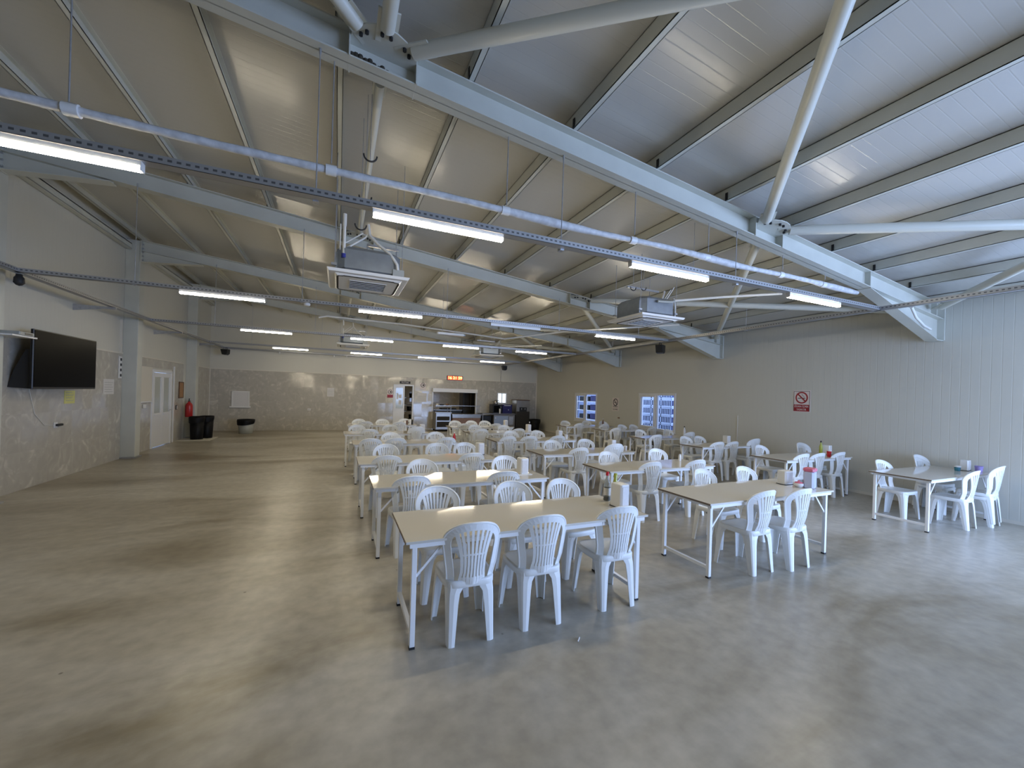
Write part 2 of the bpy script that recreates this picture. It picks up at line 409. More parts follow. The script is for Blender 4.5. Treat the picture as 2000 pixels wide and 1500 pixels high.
# ------------------------------------------------------------------ steel structure
RY = [-.84, 3.52, 7.88, 12.2, 16.5]
rname = ['behind the viewer', 'nearest, sloping across the top of the room', 'second from the viewer, above the big air units', 'third from the viewer', 'farthest, near the back wall']
NX = [.27, 5.0]
def ibeam(mb, x0, x1, y, f0, f1, w=.17, t=.012, tw=.01):
    """I section in the XZ plane between lower line f0 and upper line f1"""
    P = lambda a, b_, d: (a, d, b_)
    mb.prism([(x0, f0(x0)), (x1, f0(x1)), (x1, f1(x1)), (x0, f1(x0))], P, y - tw / 2, y + tw / 2)
    mb.prism([(x0, f0(x0)), (x1, f0(x1)), (x1, f0(x1) + t), (x0, f0(x0) + t)], P, y - w / 2, y + w / 2)
    mb.prism([(x0, f1(x0) - t), (x1, f1(x1) - t), (x1, f1(x1)), (x0, f1(x0))], P, y - w / 2, y + w / 2)
def gusset(y, x, s):
    """half round bolted plate in the roof plane, on the side s of the rafter"""
    mb = MB(); z = lambda X: (ztop(X) + zbot(X)) / 2 + .03
    pts = [(x - .26, 0)] + [(x - .26 * math.cos(PI * k / 10), .06 + .25 * math.sin(PI * k / 10)) for k in range(11)] + [(x + .26, 0)]
    n = len(pts); vs = [(a, y + s * b_, z(a) + dz) for dz in (0, .012) for a, b_ in pts]
    mb.add(vs, [tuple(range(n)), tuple(range(2 * n - 1, n - 1, -1))] + [(i, i + 1, n + i + 1, n + i) for i in range(n - 1)])
    for X in (x - .26, x + .26): mb.box(X - .006, X + .006, min(y, y + s * .1), max(y, y + s * .1), zbot(X), ztop(X) - .02)
    return mb
rafters = []
for i, y in enumerate(RY):
    r = empty('steel_rafter', 'cream painted steel I-beam rafter, ' + rname[i], 'beam', (0, y, 0), group='sloping roof rafters')
    mb = MB(); ibeam(mb, -4.32, 9.62, 0, zbot, ztop)
    mb.build('beam', 'steel', r)
    mb = MB(); f = lambda X: 3.0 + (9.62 - X) * (zbot(7.35) - 3.0) / 2.27 - .07
    mb.prism([(7.35, zbot(7.35)), (9.62, zbot(9.62)), (9.62, 2.93), (9.4, 2.93)], lambda a, b_, d: (a, d, b_), -.006, .006)
    mb.prism([(7.35, zbot(7.35) - .012), (7.35, zbot(7.35)), (9.4, 2.942), (9.4, 2.93)], lambda a, b_, d: (a, d, b_), -.085, .085)
    mb.box(9.39, 9.635, -.085, .085, 2.918, 2.932)
    mb.box(9.60, 9.635, -.1, .1, 2.93, ztop(9.6))
    mb.build('haunch', 'steel', r)
    for X in (7.35, 9.38): MB().box(X - .005, X + .005, -.08, .08, zbot(X), ztop(X)).build('stiffener', 'steel', r)
    mb = MB(); mb.prism([(-4.32, 4.62), (-3.15, 4.72), (-3.15, zbot(-3.15)), (-4.32, zbot(-4.32))], lambda a, b_, d: (a, d, b_), -.006, .006)
    mb.prism([(-4.32, 4.608), (-3.15, 4.708), (-3.15, 4.72), (-4.32, 4.62)], lambda a, b_, d: (a, d, b_), -.085, .085)
    mb.box(-4.328, -4.308, -.1, .1, 4.6, 5.1)
    mb.build('end_plate', 'steel', r)
    for k in range(5):
        for s in (-.055, .055): MB().tube([(-4.308, s, 4.66 + k * .09), (-4.28, s, 4.66 + k * .09)], .014, 6).build('bolt', 'galv', r)
    for X in NX:
        for s in (-1, 1):
            g = gusset(0, X, s).build('gusset_plate', 'steel', r)
            for a in (.55, .85, 1.42, 1.72, 2.3, 2.6):
                px, py = X - .215 * math.cos(a), s * (.06 + .19 * math.sin(a)); zz = (ztop(px) + zbot(px)) / 2 + .03
                MB().tube([(px, py, zz - .022), (px, py, zz + .03)], .016, 6).build('bolt', 'rubber', g)
    if i == 1:
        mb = MB()
        pts = [(-.0, .3), (-.18, .9), (-.02, 1.4)]
        for k in range(14):
            xx = .03 + k * .034 + random.uniform(-.008, .008); hh = .055 * (1 - k / 15) + random.uniform(0, .02)
            mb.lathe([(.001, zbot(xx) + .012), (.028, zbot(xx) + .014), (.02, zbot(xx) + .014 + hh), (.001, zbot(xx) + .016 + hh)], xx, -.03 + random.uniform(-.01, .01), 7)
        q = mb.build('burnt_foam', 'mastic', r); q['label'] = 'dark crumbling foam on the lower flange at the gusset'
# purlins (C sections) running away from the viewer on top of the rafters
PX = [9.45, 8.42, 7.38, 6.33, 5.28, 4.2, 3.13, 2.06, .98, -.09, -1.16, -2.23, -3.3, -4.36]
onames = ['first', 'second', 'third', 'fourth', 'fifth', 'sixth', 'seventh', 'eighth', 'ninth', 'tenth', 'eleventh', 'twelfth', 'thirteenth', 'fourteenth']
for i, x in enumerate(PX):
    mb = MB(); z = ztop(x); s = -.0
    mb.prism([(x, z), (x + .006, z), (x + .006, z + .145), (x, z + .145)], lambda a, b_, d: (a, d, b_), YF, YB)
    mb.prism([(x, z), (x + .055, z), (x + .055, z + .006), (x, z + .006)], lambda a, b_, d: (a, d, b_), YF, YB)
    mb.prism([(x, z + .139), (x + .055, z + .139), (x + .055, z + .145), (x, z + .145)], lambda a, b_, d: (a, d, b_), YF, YB)
    mb.prism([(x + .049, z), (x + .055, z), (x + .055, z + .02), (x + .049, z + .02)], lambda a, b_, d: (a, d, b_), YF, YB)
    p = mb.build('roof_purlin', 'steel')
    tag(p, 'cream steel purlin under the roof sheets, %s counting from the right wall' % onames[i], 'beam', 'roof purlins')
    mb = MB()
    for y in RY[1:]: mb.box(x - .01, x - .003, y - .12, y - .09, z - .0, z + .09)
    mb.build('cleat', 'rubber', p)
# round bracing pipes in the roof plane
def zmid(x): return (ztop(x) + zbot(x)) / 2 + .04
def brace(x0, y0, x1, y1, label, r=.057):
    a, b_ = Vector((x0, y0, zmid(x0) if x0 < 9 else 3.42)), Vector((x1, y1, zmid(x1) if x1 < 9 else 3.42))
    d = (b_ - a).normalized()
    root = MB().tube([a + d * .3, b_ - d * .3], r, 16).build('bracing_pipe', 'steel2')
    tag(root, label, 'pipe', 'round roof bracing pipes')
    for p, s in ((a, 1), (b_, -1)):
        q = p + d * .16 * s; e = p + d * .46 * s
        MB().bar(q, e, r * 2.9, .012).build('end_plate', 'steel', root)
bay = ['before the nearest rafter', 'between nearest and second rafter', 'between second and third rafter', 'between third and farthest rafter']
for i in range(4):
    y0, y1 = RY[i], RY[i + 1]
    brace(5, y0, 9.4, y1, 'cream diagonal bracing pipe whose far end meets the right wall, ' + bay[i])
    brace(9.4, y0, 5, y1, 'cream diagonal bracing pipe whose near end meets the right wall, ' + bay[i])
    brace(.27, y0, .27, y1, 'straight cream pipe running lengthwise ' + bay[i], .055 if i == 0 else .042)
brace(.27, RY[1], 5, RY[0], 'thick cream diagonal pipe from the left bolted gusset rising to the upper right')
brace(5, RY[1], .27, RY[0], 'steep cream diagonal pipe rising from the right-hand gusset')
brace(.27, RY[1], -4.0, RY[0], 'short visible cream pipe from the bolted gusset to the upper left')
# columns on the left wall and the strut beam along it
for i, y in enumerate((3.55, 7.9, 12.25, 16.5)):
    lab = ['out of view beside the viewer', 'left of the television', 'right of the television and row of switches', 'beside the fire extinguisher and black bins'][i]
    c = empty('steel_column', 'cream boxed steel column on the left wall, ' + lab, 'column', (XL, y, 0), group='left wall columns')
    MB().box(.0, .27, -.13, .13, .03, 5.1).build('shaft', 'steel', c, .008)
    MB().box(.0, .3, -.16, .16, 0, .03).build('base_plate', 'galv', c)
    MB().box(.0, .03, .131, .17, .03, 4.6).build('cover_strip', 'trim', c)
mb = MB()
for a, b_ in ((YF, 3.4), (3.7, 7.75), (8.05, 12.1), (12.4, 16.35), (16.65, YB)):
    e = MB().box(XL + .02, XL + .12, a, b_, 4.98, 5.02).box(XL + .02, XL + .12, a, b_, 4.86, 4.88).box(XL + .1, XL + .12, a, b_, 4.87, 5.0)
    o = e.build('eaves_beam', 'steel'); tag(o, 'cream strut beam high on the left wall, ending at %s' % ('the back wall' if b_ > 18 else 'column ' + {3.4: 'beside the viewer', 7.75: 'left of the television', 12.1: 'right of the television', 16.35: 'by the extinguisher'}[b_]), 'beam', 'left wall strut beams')

# ------------------------------------------------------------------ cable trays, lamps
ZT = 3.21
def tray(p0, p1, label, along):
    root = empty('cable_tray', label, 'cable tray', (0, 0, 0), group='galvanised cable trays')
    mb = MB(); w = .045
    (x0, y0), (x1, y1) = p0, p1
    if along == 'x': mb.box(x0, x1, y0 - w, y0 + w, ZT, ZT + .003).box(x0, x1, y0 - w, y0 - w + .003, ZT, ZT + .055).box(x0, x1, y0 + w - .003, y0 + w, ZT, ZT + .055)
    else: mb.box(x0 - w, x0 + w, y0, y1, ZT, ZT + .003).box(x0 - w, x0 - w + .003, y0, y1, ZT, ZT + .055).box(x0 + w - .003, x0 + w, y0, y1, ZT, ZT + .055)
    mb.build('channel', 'tray', root)
    return root
def rod(root, x, y, z0, z1, r=.005, name='hanger_rod'):
    mb = MB(); mb.tube([(x, y, z0), (x, y, z1)], r, 6); mb.box(x - .02, x + .02, y - .03, y + .03, z0 - .01, z0 + .035)
    mb.tube([(x, y, z1 - .05), (x, y, z1)], r * 2, 6)
    mb.build(name, 'galv', root)
ROWY = [3.43, 7.68, 11.88, 16.45]
rowlab = ['nearest', 'second', 'third', 'fourth']
for i, y in enumerate(ROWY):
    t = tray((-4.05, y), (7.55, y), 'galvanised perforated tray of the %s lamp row crossing the room' % rowlab[i], 'x')
    for x in ([-2.6, -.2, 2.0, 4.5] if i == 0 else [-2.8, -.6, 1.9, 4.4, 6.6]): rod(t, x, y + (.07 if i == 0 else 0), ZT, zbot(x) + .01)
t = tray((-4.05, 18.6), (7.35, 18.6), 'thin galvanised tray hung just before the back wall', 'x')
for x in (-2.2, -.2, .3, 3.9):
    mb = MB(); mb.lathe([(.02, ZT - .07), (.035, ZT - .05), (.03, ZT - .01)], x, 18.6, 10); mb.build('spot', 'white', t)
t = tray((-4.05, YF), (-4.05, 18.6), 'galvanised tray running lengthwise beside the left wall', 'y')
for y in (2.0, 5.0, 10.2, 13.8, 16.9):
    MB().box(XL + .001, -3.98, y - .02, y + .02, ZT - .045, ZT - .002).prism([(XL + .001, ZT - .12), (XL + .001, ZT - .04), (-4.1, ZT - .04)], lambda a, b_, d: (a, d, b_), y - .018, y - .014).build('wall_bracket', 'galv', t)
t = tray((7.55, -3), (7.55, 18.6), 'galvanised tray running lengthwise towards the right wall', 'y')
for y in (1.2, 5.6, 9.9, 14.2): rod(t, 7.55, y, ZT, zbot(7.55) + .15)
LX = [[-1.79, .78, 3.37, 5.97], [-1.70, .86, 3.37, 5.92], [-1.70, .84, 3.41, 5.79], [-1.60, .97, 3.50, 6.15]]
col4 = ['leftmost', 'second from left', 'third from left', 'rightmost']
lampgroup = 'linear lamps under the cable trays'
def make_lamp(label):
    t = empty('linear_lamp', label, 'ceiling lamp', (0, 0, 0), group=lampgroup)
    MB().box(-.56, .56, -.027, .027, -.035, 0).box(-.565, -.56, -.03, .03, -.06, 0).box(.56, .565, -.03, .03, -.06, 0).build('housing', 'white', t)
    MB().prism([(-.029, -.032), (.029, -.032), (.026, -.055), (.012, -.062), (-.012, -.062), (-.026, -.055)], lambda a, b_, d: (d, a, b_), -.558, .558).build('diffuser', 'lamp_on', t)
    return t
lamp0 = None
for i, y in enumerate(ROWY):
    for k, x in enumerate(LX[i]):
        lab = 'lit white linear tube lamp, %s in the %s row' % (col4[k], rowlab[i])
        off = (i == 1 and k == 2)
        if off: lab = 'unlit linear lamp, third from left in the second row'
        if lamp0 is None: lamp0 = make_lamp(lab); o = lamp0
        else: o = copy_tree(lamp0, (0, 0, 0), 0, lab)
        o.location = (x, y, ZT)
        if off:
            for c in o.children:
                if c.name.startswith('diffuser'):
                    c.data = c.data.copy(); c.data.materials[0] = M['lamp_off']
# small unlit lamp hanging by a rod over the room middle
t = empty('hanging_lamp', 'short unlit white lamp hanging by a rod beyond the second row', 'ceiling lamp', (2.43, 9.4, 3.16))
MB().rbox(-.33, .33, -.05, .05, -.03, .03, .02).build('body', 'white', t)
MB().box(.33, .36, -.03, .03, -.02, .02).build('end_cap', 'grey', t)
MB().tube([(-.2, 0, .03), (-.2, 0, 1.1)], .005, 6).build('rod', 'galv', t)
# smoke detector
t = tag(MB().lathe([(.0, 0), (.045, .0), (.05, .02), (.05, .04), (.03, .05)], -.52, 7.63, 16).build('smoke_detector', 'white'), 'round white smoke detector under the second tray', 'detector')
t.location.z = 3.155
# loudspeakers
def speaker(x, y, z, rz, label):
    t = empty('loudspeaker', label, 'speaker', (x, y, z), rz, 'black loudspeakers under the trays')
    mb = MB(); mb.prism([(-.13, 0), (.13, 0), (.12, -.17), (.05, -.22), (-.07, -.2)], lambda a, b_, d: (a, d, b_), -.09, .09); mb.build('cabinet', 'black', t, .01)
    MB().tube([(-.08, 0, -.01), (-.08, 0, .05), (.08, 0, .05), (.08, 0, -.01)], .008, 6).build('bracket', 'rubber', t)
speaker(7.55, 7.95, 3.15, .5, 'black loudspeaker under the tray by the right wall')
speaker(-3.95, 18.25, 3.15, -.4, 'small black loudspeaker at the left rear corner of the trays')
speaker(7.35, 18.0, 3.15, 0, 'black loudspeaker near the back wall above the water dispenser')
t = empty('wall_camera', 'small dark dome camera under the left tray above the television', 'camera', (-4.05, 7.75, 3.2))
MB().lathe([(.03, 0), (.035, -.03), (.05, -.05), (.055, -.12), (.03, -.15), (.002, -.16)], 0, 0, 12).build('dome', 'rubber', t)
MB().box(-.03, .03, -.03, .03, 0, .012).build('mount', 'grey', t)

# insulated pipe above the nearest tray
t = empty('insulated_pipe', 'wrapped grey-white pipe hung above the nearest lamp row', 'pipe', (0, 0, 0))
pts = []; rs = []
x = -4.2
while x < 7.4:
    pts.append((x, 3.6 + .006 * math.sin(x * 3.1), 3.53 + .008 * math.sin(x * 2.3) - .004 * x)); 
    rs.append(.030 + (.014 * max(0, math.sin((x - 1.3) * 2.6)) if x > 1.3 else 0) + .002 * math.sin(x * 17)); x += .12
MB().tube(pts, rs, 12).build('insulation', 'insul', t)
for x in (-1.66, -.1, 1.43, 2.97, 4.1, 5.5, 6.45):
    c = MB().tube([(x - .04, 3.6, 3.53 - .004 * x), (x + .04, 3.6, 3.53 - .004 * x)], .042, 12).build('pipe_clamp', 'white', t)
    MB().tube([(x, 3.57, 3.57), (x, 3.57, zbot(x) + .01)], .005, 6).build('hanger_rod', 'galv', c)

# ------------------------------------------------------------------ ceiling cassette air conditioners
def cassette(label, x, y):
    t = empty('cassette_air_conditioner', label, 'air conditioner', (x, y, 3.17), group='hanging cassette air conditioners')
    mb = MB(); mb.rbox(-.38, .38, -.38, .38, .04, .36, .09)
    mb.box(-.39, -.35, -.3, .3, .045, .28); mb.build('casing', 'casing', t)
    mb = MB(); mb.frustum(-.485, .485, -.485, .485, -.0, .035, .02, .02); mb.frustum(-.40, .40, -.40, .40, -.022, .002, .03, .03)
    p = mb.build('cover_panel', 'white', t, .006)
    mb = MB()
    for s in (-1, 1):
        mb.box(-.3, .3, s * .365 - .012, s * .365 + .012, -.0235, -.0145); mb.box(s * .365 - .012, s * .365 + .012, -.3, .3, -.0235, -.0145)
    for sx in (-1, 1):
        for sy in (-1, 1):
            mb.tube([(sx * .3, sy * .365, -.02), (sx * .345, sy * .355, -.02), (sx * .36, sy * .33, -.02), (sx * .365, sy * .3, -.02)], .009, 6)
    mb.build('air_slot', 'slot', p)
    mb = MB(); mb.box(-.22, .22, -.2, .2, -.0245, -.015); mb.build('grille', 'slot', p)
    mb = MB()
    for k in range(6): mb.box(-.225, .225, -.205 + k * .082 - .009, -.205 + k * .082 + .009, -.029, -.0235)
    for k in range(2): mb.box(-.225 + k * .443, -.218 + k * .443, -.205, .211, -.029, -.0235)
    mb.build('louvre', 'white', p)
    for sx in (-1, 1):
        for sy in (-1, 1):
            X, Y = sx * .4, sy * .34; z1 = zroof(x + X) - 3.17 - .02
            MB().tube([(X, Y, .12), (X, Y, z1)], .005, 6).box(X - .04, X + .02, Y - .02, Y + .02, .1, .13).build('hanger_rod', 'galv', t)
    return t
A1 = cassette('large cassette air conditioner hanging at left centre behind the nearest lamp row', .32, 5.72)
A2 = cassette('cassette air conditioner hanging at right centre with curled white hoses', 5.1, 5.78)
A3 = cassette('small-looking far cassette air conditioner behind the third lamp row, left', .4, 13.95)
A4 = cassette('far cassette air conditioner near the back wall, right of the middle', 5.1, 14.2)
for A in (A1, A3):
    MB().tube([(-.3, -.33, .62 if A is A1 else .5), (-.3, -.36, .24)], .019, 10).tube([(-.3, -.33, .75), (-.3, -.33, .6)], .024, 10).tube([(-.345, -.33, .62), (-.345, -.34, .3)], .008, 8).build('drain_pipe', 'cable', A)
    MB().tube([(-.3, -.36, .25), (-.3, -.36, .2)], .03, 12).build('pipe_collar', 'blue', A)
    MB().tube([(-.28, -.35, .32), (-.05, -.2, .55), (-.02, -.2, .6)], .012, 8).tube([(-.3, -.35, .38), (-.08, -.2, .6)], .008, 8).build('refrigerant_line', 'cable', A)
    MB().tube([(-.02, -.2, .72), (0, -.22, .58), (.1, -.28, .46), (.25, -.36, .33), (.33, -.4, .2), (.34, -.4, .13)], .02, 10).build('flexible_hose', 'cable', A)
    MB().box(.28, .42, -.4, -.3, .03, .14).build('pump_box', 'grey', A)
    MB().box(-.02, .38, -.1, -.07, .48, .51).tube([(-.02, -.085, .5), (-.02, -.085, .3)], .006, 6).tube([(.36, -.085, .5), (.36, -.085, .3)], .006, 6).build('support_rail', 'galv', A)
for A in (A2, A4):
    MB().tube([(-.1, -.42, .27), (.15, -.5, .27), (.2, -.5, .3)], .022, 10).build('drain_elbow', 'grey', A)
    MB().tube([(.2, -.5, .3), (.9, -.95, .36), (1.5, -1.5, .37)], .021, 10).build('drain_pipe', 'cable', A)
    MB().tube([(.42, .2, .2), (.6, .3, .22), (.68, .3, .4), (.6, .2, .55), (.45, .0, .6)], .018, 10).build('flexible_hose', 'cable', A)
    MB().tube([(.25, -.2, .32), (.35, -.3, .55), (.38, -.3, .6)], .01, 8).tube([(.2, -.2, .32), (.31, -.3, .55)], .008, 8).tube([(.38, -.3, .4), (.42, -.3, .25), (.42, -.3, .08)], .014, 8).build('refrigerant_line', 'cable', A)
    MB().box(-.42, .3, -.02, .02, .56, .59).build('support_rail', 'galv', A)
    MB().tube([(.36, .2, .2), (.5, .26, .2)], .03, 8).build('hose_elbow', 'rubber', A)
# open clamp rings hanging from rods (left of the large unit)
for (x, y, z, lab) in ((.22, 4.05, 3.98, 'upper open clamp ring on a rod under the nearest rafter'), (.2, 4.35, 3.72, 'middle open clamp ring hanging over the nearest pipe'), (.18, 4.75, 3.58, 'lowest open clamp ring just above the nearest tray'), (4.55, 4.2, 3.58, 'open clamp ring hanging near the right lamp of the nearest row'), (4.75, 5.7, 3.73, 'left open clamp ring over the right air conditioner'), (4.98, 5.7, 3.76, 'right open clamp ring over the right air conditioner')):
    t = empty('pipe_clamp_ring', lab, 'pipe clamp', (x, y, z), group='empty pipe clamps on rods')
    MB().tube([(.06 * math.cos(a), 0, .06 * math.sin(a)) for a in [PI * (1 + k / 12) for k in range(13)]], .008, 6).build('ring', 'rubber', t)
    MB().tube([(0, 0, -.06), (0, 0, zroof(x) - z - .01)], .0035, 6).build('rod', 'galv', t)
# pale condensate pipe running through the hall beyond the second row
tag(MB().tube([(-.5, 11.2, 3.55), (-.3, 11.3, 3.62), (1.5, 11.0, 3.55), (3.2, 10.6, 3.4), (4.2, 10.3, 3.3), (5.3, 8.9, 3.42), (7.2, 7.0, 3.5)], .022, 10).build('condensate_pipe', 'cable'), 'thin cream drain pipe bending through the hall beyond the second lamp row', 'pipe')
t = tag(MB().tube([(8.2, 3.3, 3.32), (8.5, 3.36, 3.2), (8.9, 3.42, 3.12), (9.15, 3.43, 3.08)], .02, 10).build('conduit_elbow', 'cable'), 'short white conduit curving behind the right end of the nearest rafter', 'pipe')

# ------------------------------------------------------------------ monobloc chair
def make_chair():
    def S(u, v, d=0):
        y = -.195 - .06 * (v / .43) + 2.0 * u * u + .25 * max(0, .1 - v) * min(1, abs(u) / .15)
        nx, ny = -4.0 * u, 1.0; q = math.hypot(nx, ny)
        return (u + d * nx / q, y + d * ny / q, .43 + v)
    def strip(mb, cl, th=.011, mi=0):
        """cl: list of (left(u,v), right(u,v)) pairs"""
        vs = []; fs = []
        for (a, b_) in cl: vs += [S(*a, th / 2), S(*b_, th / 2), S(*a, -th / 2), S(*b_, -th / 2)]
        for i in range(len(cl) - 1):
            o = i * 4; p = o + 4
            fs += [(o, o + 1, p + 1, p), (o + 2, p + 2, p + 3, o + 3), (o, p, p + 2, o + 2), (o + 1, o + 3, p + 3, p + 1)]
        fs += [(0, 2, 3, 1), (len(vs) - 4, len(vs) - 3, len(vs) - 1, len(vs) - 2)]
        mb.add(vs, fs, mi, False)
    back = MB()
    cl = []; rim = []
    for i in range(6):
        v = -.02 + .29 * i / 5; u = .165 + .04 * max(v, 0) / .27
        cl.append(((-u, v), (-(u - .046), v)))
    for k in range(1, 18):
        th = PI - PI * k / 18; c, q = math.cos(th), math.sin(th); c = math.copysign(abs(c) ** .85, c); q = q ** .85
        cl.append(((.208 * c, .27 + .16 * q), (.160 * c, .27 + .108 * q)))
    for i in range(5, -1, -1):
        v = -.02 + .29 * i / 5; u = .165 + .04 * max(v, 0) / .27
        cl.append(((u, v), (u - .046, v)))
    strip(back, cl)
    back.tube([S(*a) for a, b_ in cl], .010, 6)
    def sw(v):
        P = [(0, .088), (.08, .078), (.16, .08), (.22, .09), (.28, .103), (.33, .118), (.38, .132)]
        for (a, b_), (c, d) in zip(P, P[1:]):
            if v <= c: return b_ + (d - b_) * (v - a) / (c - a) if v >= a else P[0][1]
        return P[-1][1]
    def vtop(f):
        v = .38
        while v > .27 and (sw(v) * f / .159) ** 2.5 + ((v - .27) / .108) ** 2.5 > 1: v -= .004
        return v + .012
    n = 8
    for k in range(n):
        f = -1 + 2 * k / (n - 1); vt = vtop(abs(f)); c2 = []
        for i in range(9):
            v = -.02 + (vt + .02) * i / 8; s = sw(v); hw = s / (n - 1) * ((.64 - .8 * max(0, v - .2)) if 0 < k < n - 1 else .85)
            c2.append(((f * s - hw, v), (f * s + hw, v)))
        strip(back, c2, .012)
    for v0, v1 in ((-.02, .035), (.195, .208)):
        c2 = []
        for i in range(7):
            f = -1 + 2 * i / 6; c2.append(((f * sw(v0), v0), (f * sw(v1), v1)))
        strip(back, c2, .009)
    mback = back.mesh('backrest', 'chair')
    # seat
    seat = MB()
    def outline(k, z, dip=0):
        P = []
        N = 28
        for i in range(N):
            a = 2 * PI * i / N; c, s_ = math.cos(a), math.sin(a)
            e = .42
            x = math.copysign(abs(c) ** e, c); y = math.copysign(abs(s_) ** e, s_)
            w = .205 - .022 * (1 - (y + 1) / 2)
            P.append((x * w * k, .012 + y * .2 * k, z))
        return P
    rings = [outline(.965, .395), outline(.965, .425), outline(.985, .39), outline(1.0, .392), outline(1.0, .43), outline(.975, .441), outline(.87, .437), outline(.45, .429), outline(.1, .428)]
    N = 28; vs = sum(rings[2:], []); fs = []
    for k in range(len(rings) - 3):
        for i in range(N): fs.append((k * N + i, k * N + (i + 1) % N, (k + 1) * N + (i + 1) % N, (k + 1) * N + i))
    fs.append(tuple((len(rings) - 3) * N + i for i in range(N)))
    seat.add(vs, fs, 0, True)
    vs = rings[0] + rings[1] + rings[2][:0]; fs = [(i, N + i, N + (i + 1) % N, (i + 1) % N) for i in range(N)] + [tuple(N + i for i in range(N))]
    seat.add(vs, fs, 0, False)
    mseat = seat.mesh('seat', 'chair', fix=False)
    # legs
    def leg(sx, front):
        mb = MB(); secs = []
        if front: top, bot = (.196, .205), (.212, .222)
        else: top, bot = (.178, -.182), (.172, -.215)
        for z, w in ((.43, .125), (.39, .12), (.35, .094), (.28, .082), (.12, .066), (0, .054)):
            f = 1 - z / .43; cx = top[0] + (bot[0] - top[0]) * f; cy = top[1] + (bot[1] - top[1]) * f; t = .007
            sy = 1 if front else -1
            wx = w
            o = [(-wx, -.06 * w), (-.6 * wx, -.02 * w), (-.24 * wx, -.1 * w), (-.1 * wx, -.24 * w), (-.02 * w, -.6 * w), (-.06 * w, -w)]
            i_ = [(a - (t if k > 2 else t * .6 * (k > 0)), b_ - (t if k < 3 else t * .6 * (k < 5))) for k, (a, b_) in enumerate(o)]
            secs.append([(sx * (cx + a), (cy + b_ * 1) if front else (cy - b_ * 1), z) for a, b_ in o + i_[::-1]])
        n = 12; vs = sum(secs, []); fs = []
        for k in range(len(secs) - 1):
            for i in range(n): fs.append((k * n + i, k * n + (i + 1) % n, (k + 1) * n + (i + 1) % n, (k + 1) * n + i))
        fs.append(tuple(range(n))); fs.append(tuple((len(secs) - 1) * n + i for i in range(n)))
        mb.add(vs, fs); return mb
    legs = [leg(sx, fr).mesh('leg', 'chair') for sx in (-1, 1) for fr in (True, False)]
    return mseat, mback, legs
mseat, mback, mlegs = make_chair()
CH = {
'L1': [(1,0.91,2.88,1),(1,1.47,2.88,1),(1,2.2,2.9,1),(-1,0.88,3.52,1),(-1,1.65,3.54,1),(-1,2.23,3.52,1)],
'L2': [(1,0.75,4.54,1),(1,1.83,4.54,1),(-1,1.05,5.11,1),(-1,2.23,5.17,1)],
'L3': [(1,0.66,6.0,1),(1,1.89,6.0,1),(-1,0.75,6.76,1),(-1,1.62,6.78,1),(-1,2.11,6.78,1)],
'L4': [(1,0.59,8.12,1),(1,1.05,8.15,1),(1,2.04,8.15,1),(-1,1.08,8.76,1),(-1,2.04,8.79,1)],
'L5': [(1,0.7,10.06,1),(1,1.78,10.06,2),(-1,0.48,10.82,1),(-1,1.29,10.82,1)],
'L6': [(1,0.76,12.55,1),(1,1.68,12.38,1),(-1,0.62,13.08,1),(-1,1.32,13.08,1),(-1,2.02,13.31,1)],
'M1': [(1,4.04,2.93,1),(1,4.54,2.87,1),(-1,4.37,3.57,1),(-1,5.14,3.57,1)],
'M2': [(1,4.16,4.66,1),(1,5.04,4.66,1),(-1,4.11,5.24,1),(-1,5.26,5.37,1)],
'M3': [(1,3.97,6.24,1),(1,4.73,6.24,2),(-1,3.98,6.91,1),(-1,4.82,6.98,1)],
'M4': [(1,3.41,8.18,1),(1,3.93,8.18,1),(1,4.65,8.18,1),(-1,3.95,8.94,1),(-1,4.7,8.94,1)],
'M5': [(1,3.41,9.93,1),(1,4.48,10.0,1),(-1,3.64,10.8,1),(-1,4.47,10.62,1)],
'M6': [(1,3.45,11.7,1),(1,4.48,11.7,1),(-1,3.5,12.46,1),(-1,4.05,12.46,1),(-1,4.52,12.46,1)],
'R1': [(1,8.51,2.88,1),(1,9.1,2.82,2),(-1,8.25,3.44,1),(-1,9.38,3.4,2)],
'R2': [(1,7.7,4.72,1),(1,8.17,4.72,1),(1,8.8,4.72,1),(-1,8.1,5.4,1),(-1,9.11,5.18,2)],
'R3': [(1,7.74,6.5,1),(1,8.2,6.5,1),(1,8.91,6.5,2),(-1,7.87,7.16,1),(-1,8.37,7.18,1)],
'R4': [(1,7.47,8.09,1),(1,8.61,8.1,2),(-1,8.05,8.98,1),(-1,9.1,8.98,1)],
'R5': [(1,7.76,10.05,1),(1,9.38,10.31,1),(-1,8.85,10.79,1),(-1,9.33,10.78,1)],
'R6': [(1,7.63,11.9,1),(1,8.45,11.58,1),(-1,7.71,12.6,1),(-1,8.66,12.64,1),(-1,9.25,12.39,1)]}
ordn = ['nearest', 'second', 'third', 'fourth', 'fifth', 'farthest']
rown = {'L': 'left', 'M': 'middle', 'R': 'right'}
posn = {1: ['the only chair'], 2: ['left chair', 'right chair'], 3: ['leftmost chair', 'middle chair', 'rightmost chair']}
chair0 = None
def place_chair(x, y, z, rz, label, group, tilt=0):
    global chair0
    if chair0 is None:
        chair0 = empty('plastic_chair', label, 'chair', (x, y, z), rz, group)
        for nme, me in [('seat', mseat), ('backrest', mback)] + [('leg', m) for m in mlegs]:
            o = bpy.data.objects.new(nme, me); COL.objects.link(o); o.parent = chair0
        return chair0
    c = copy_tree(chair0, (x, y, z), rz, label, group)
    return c
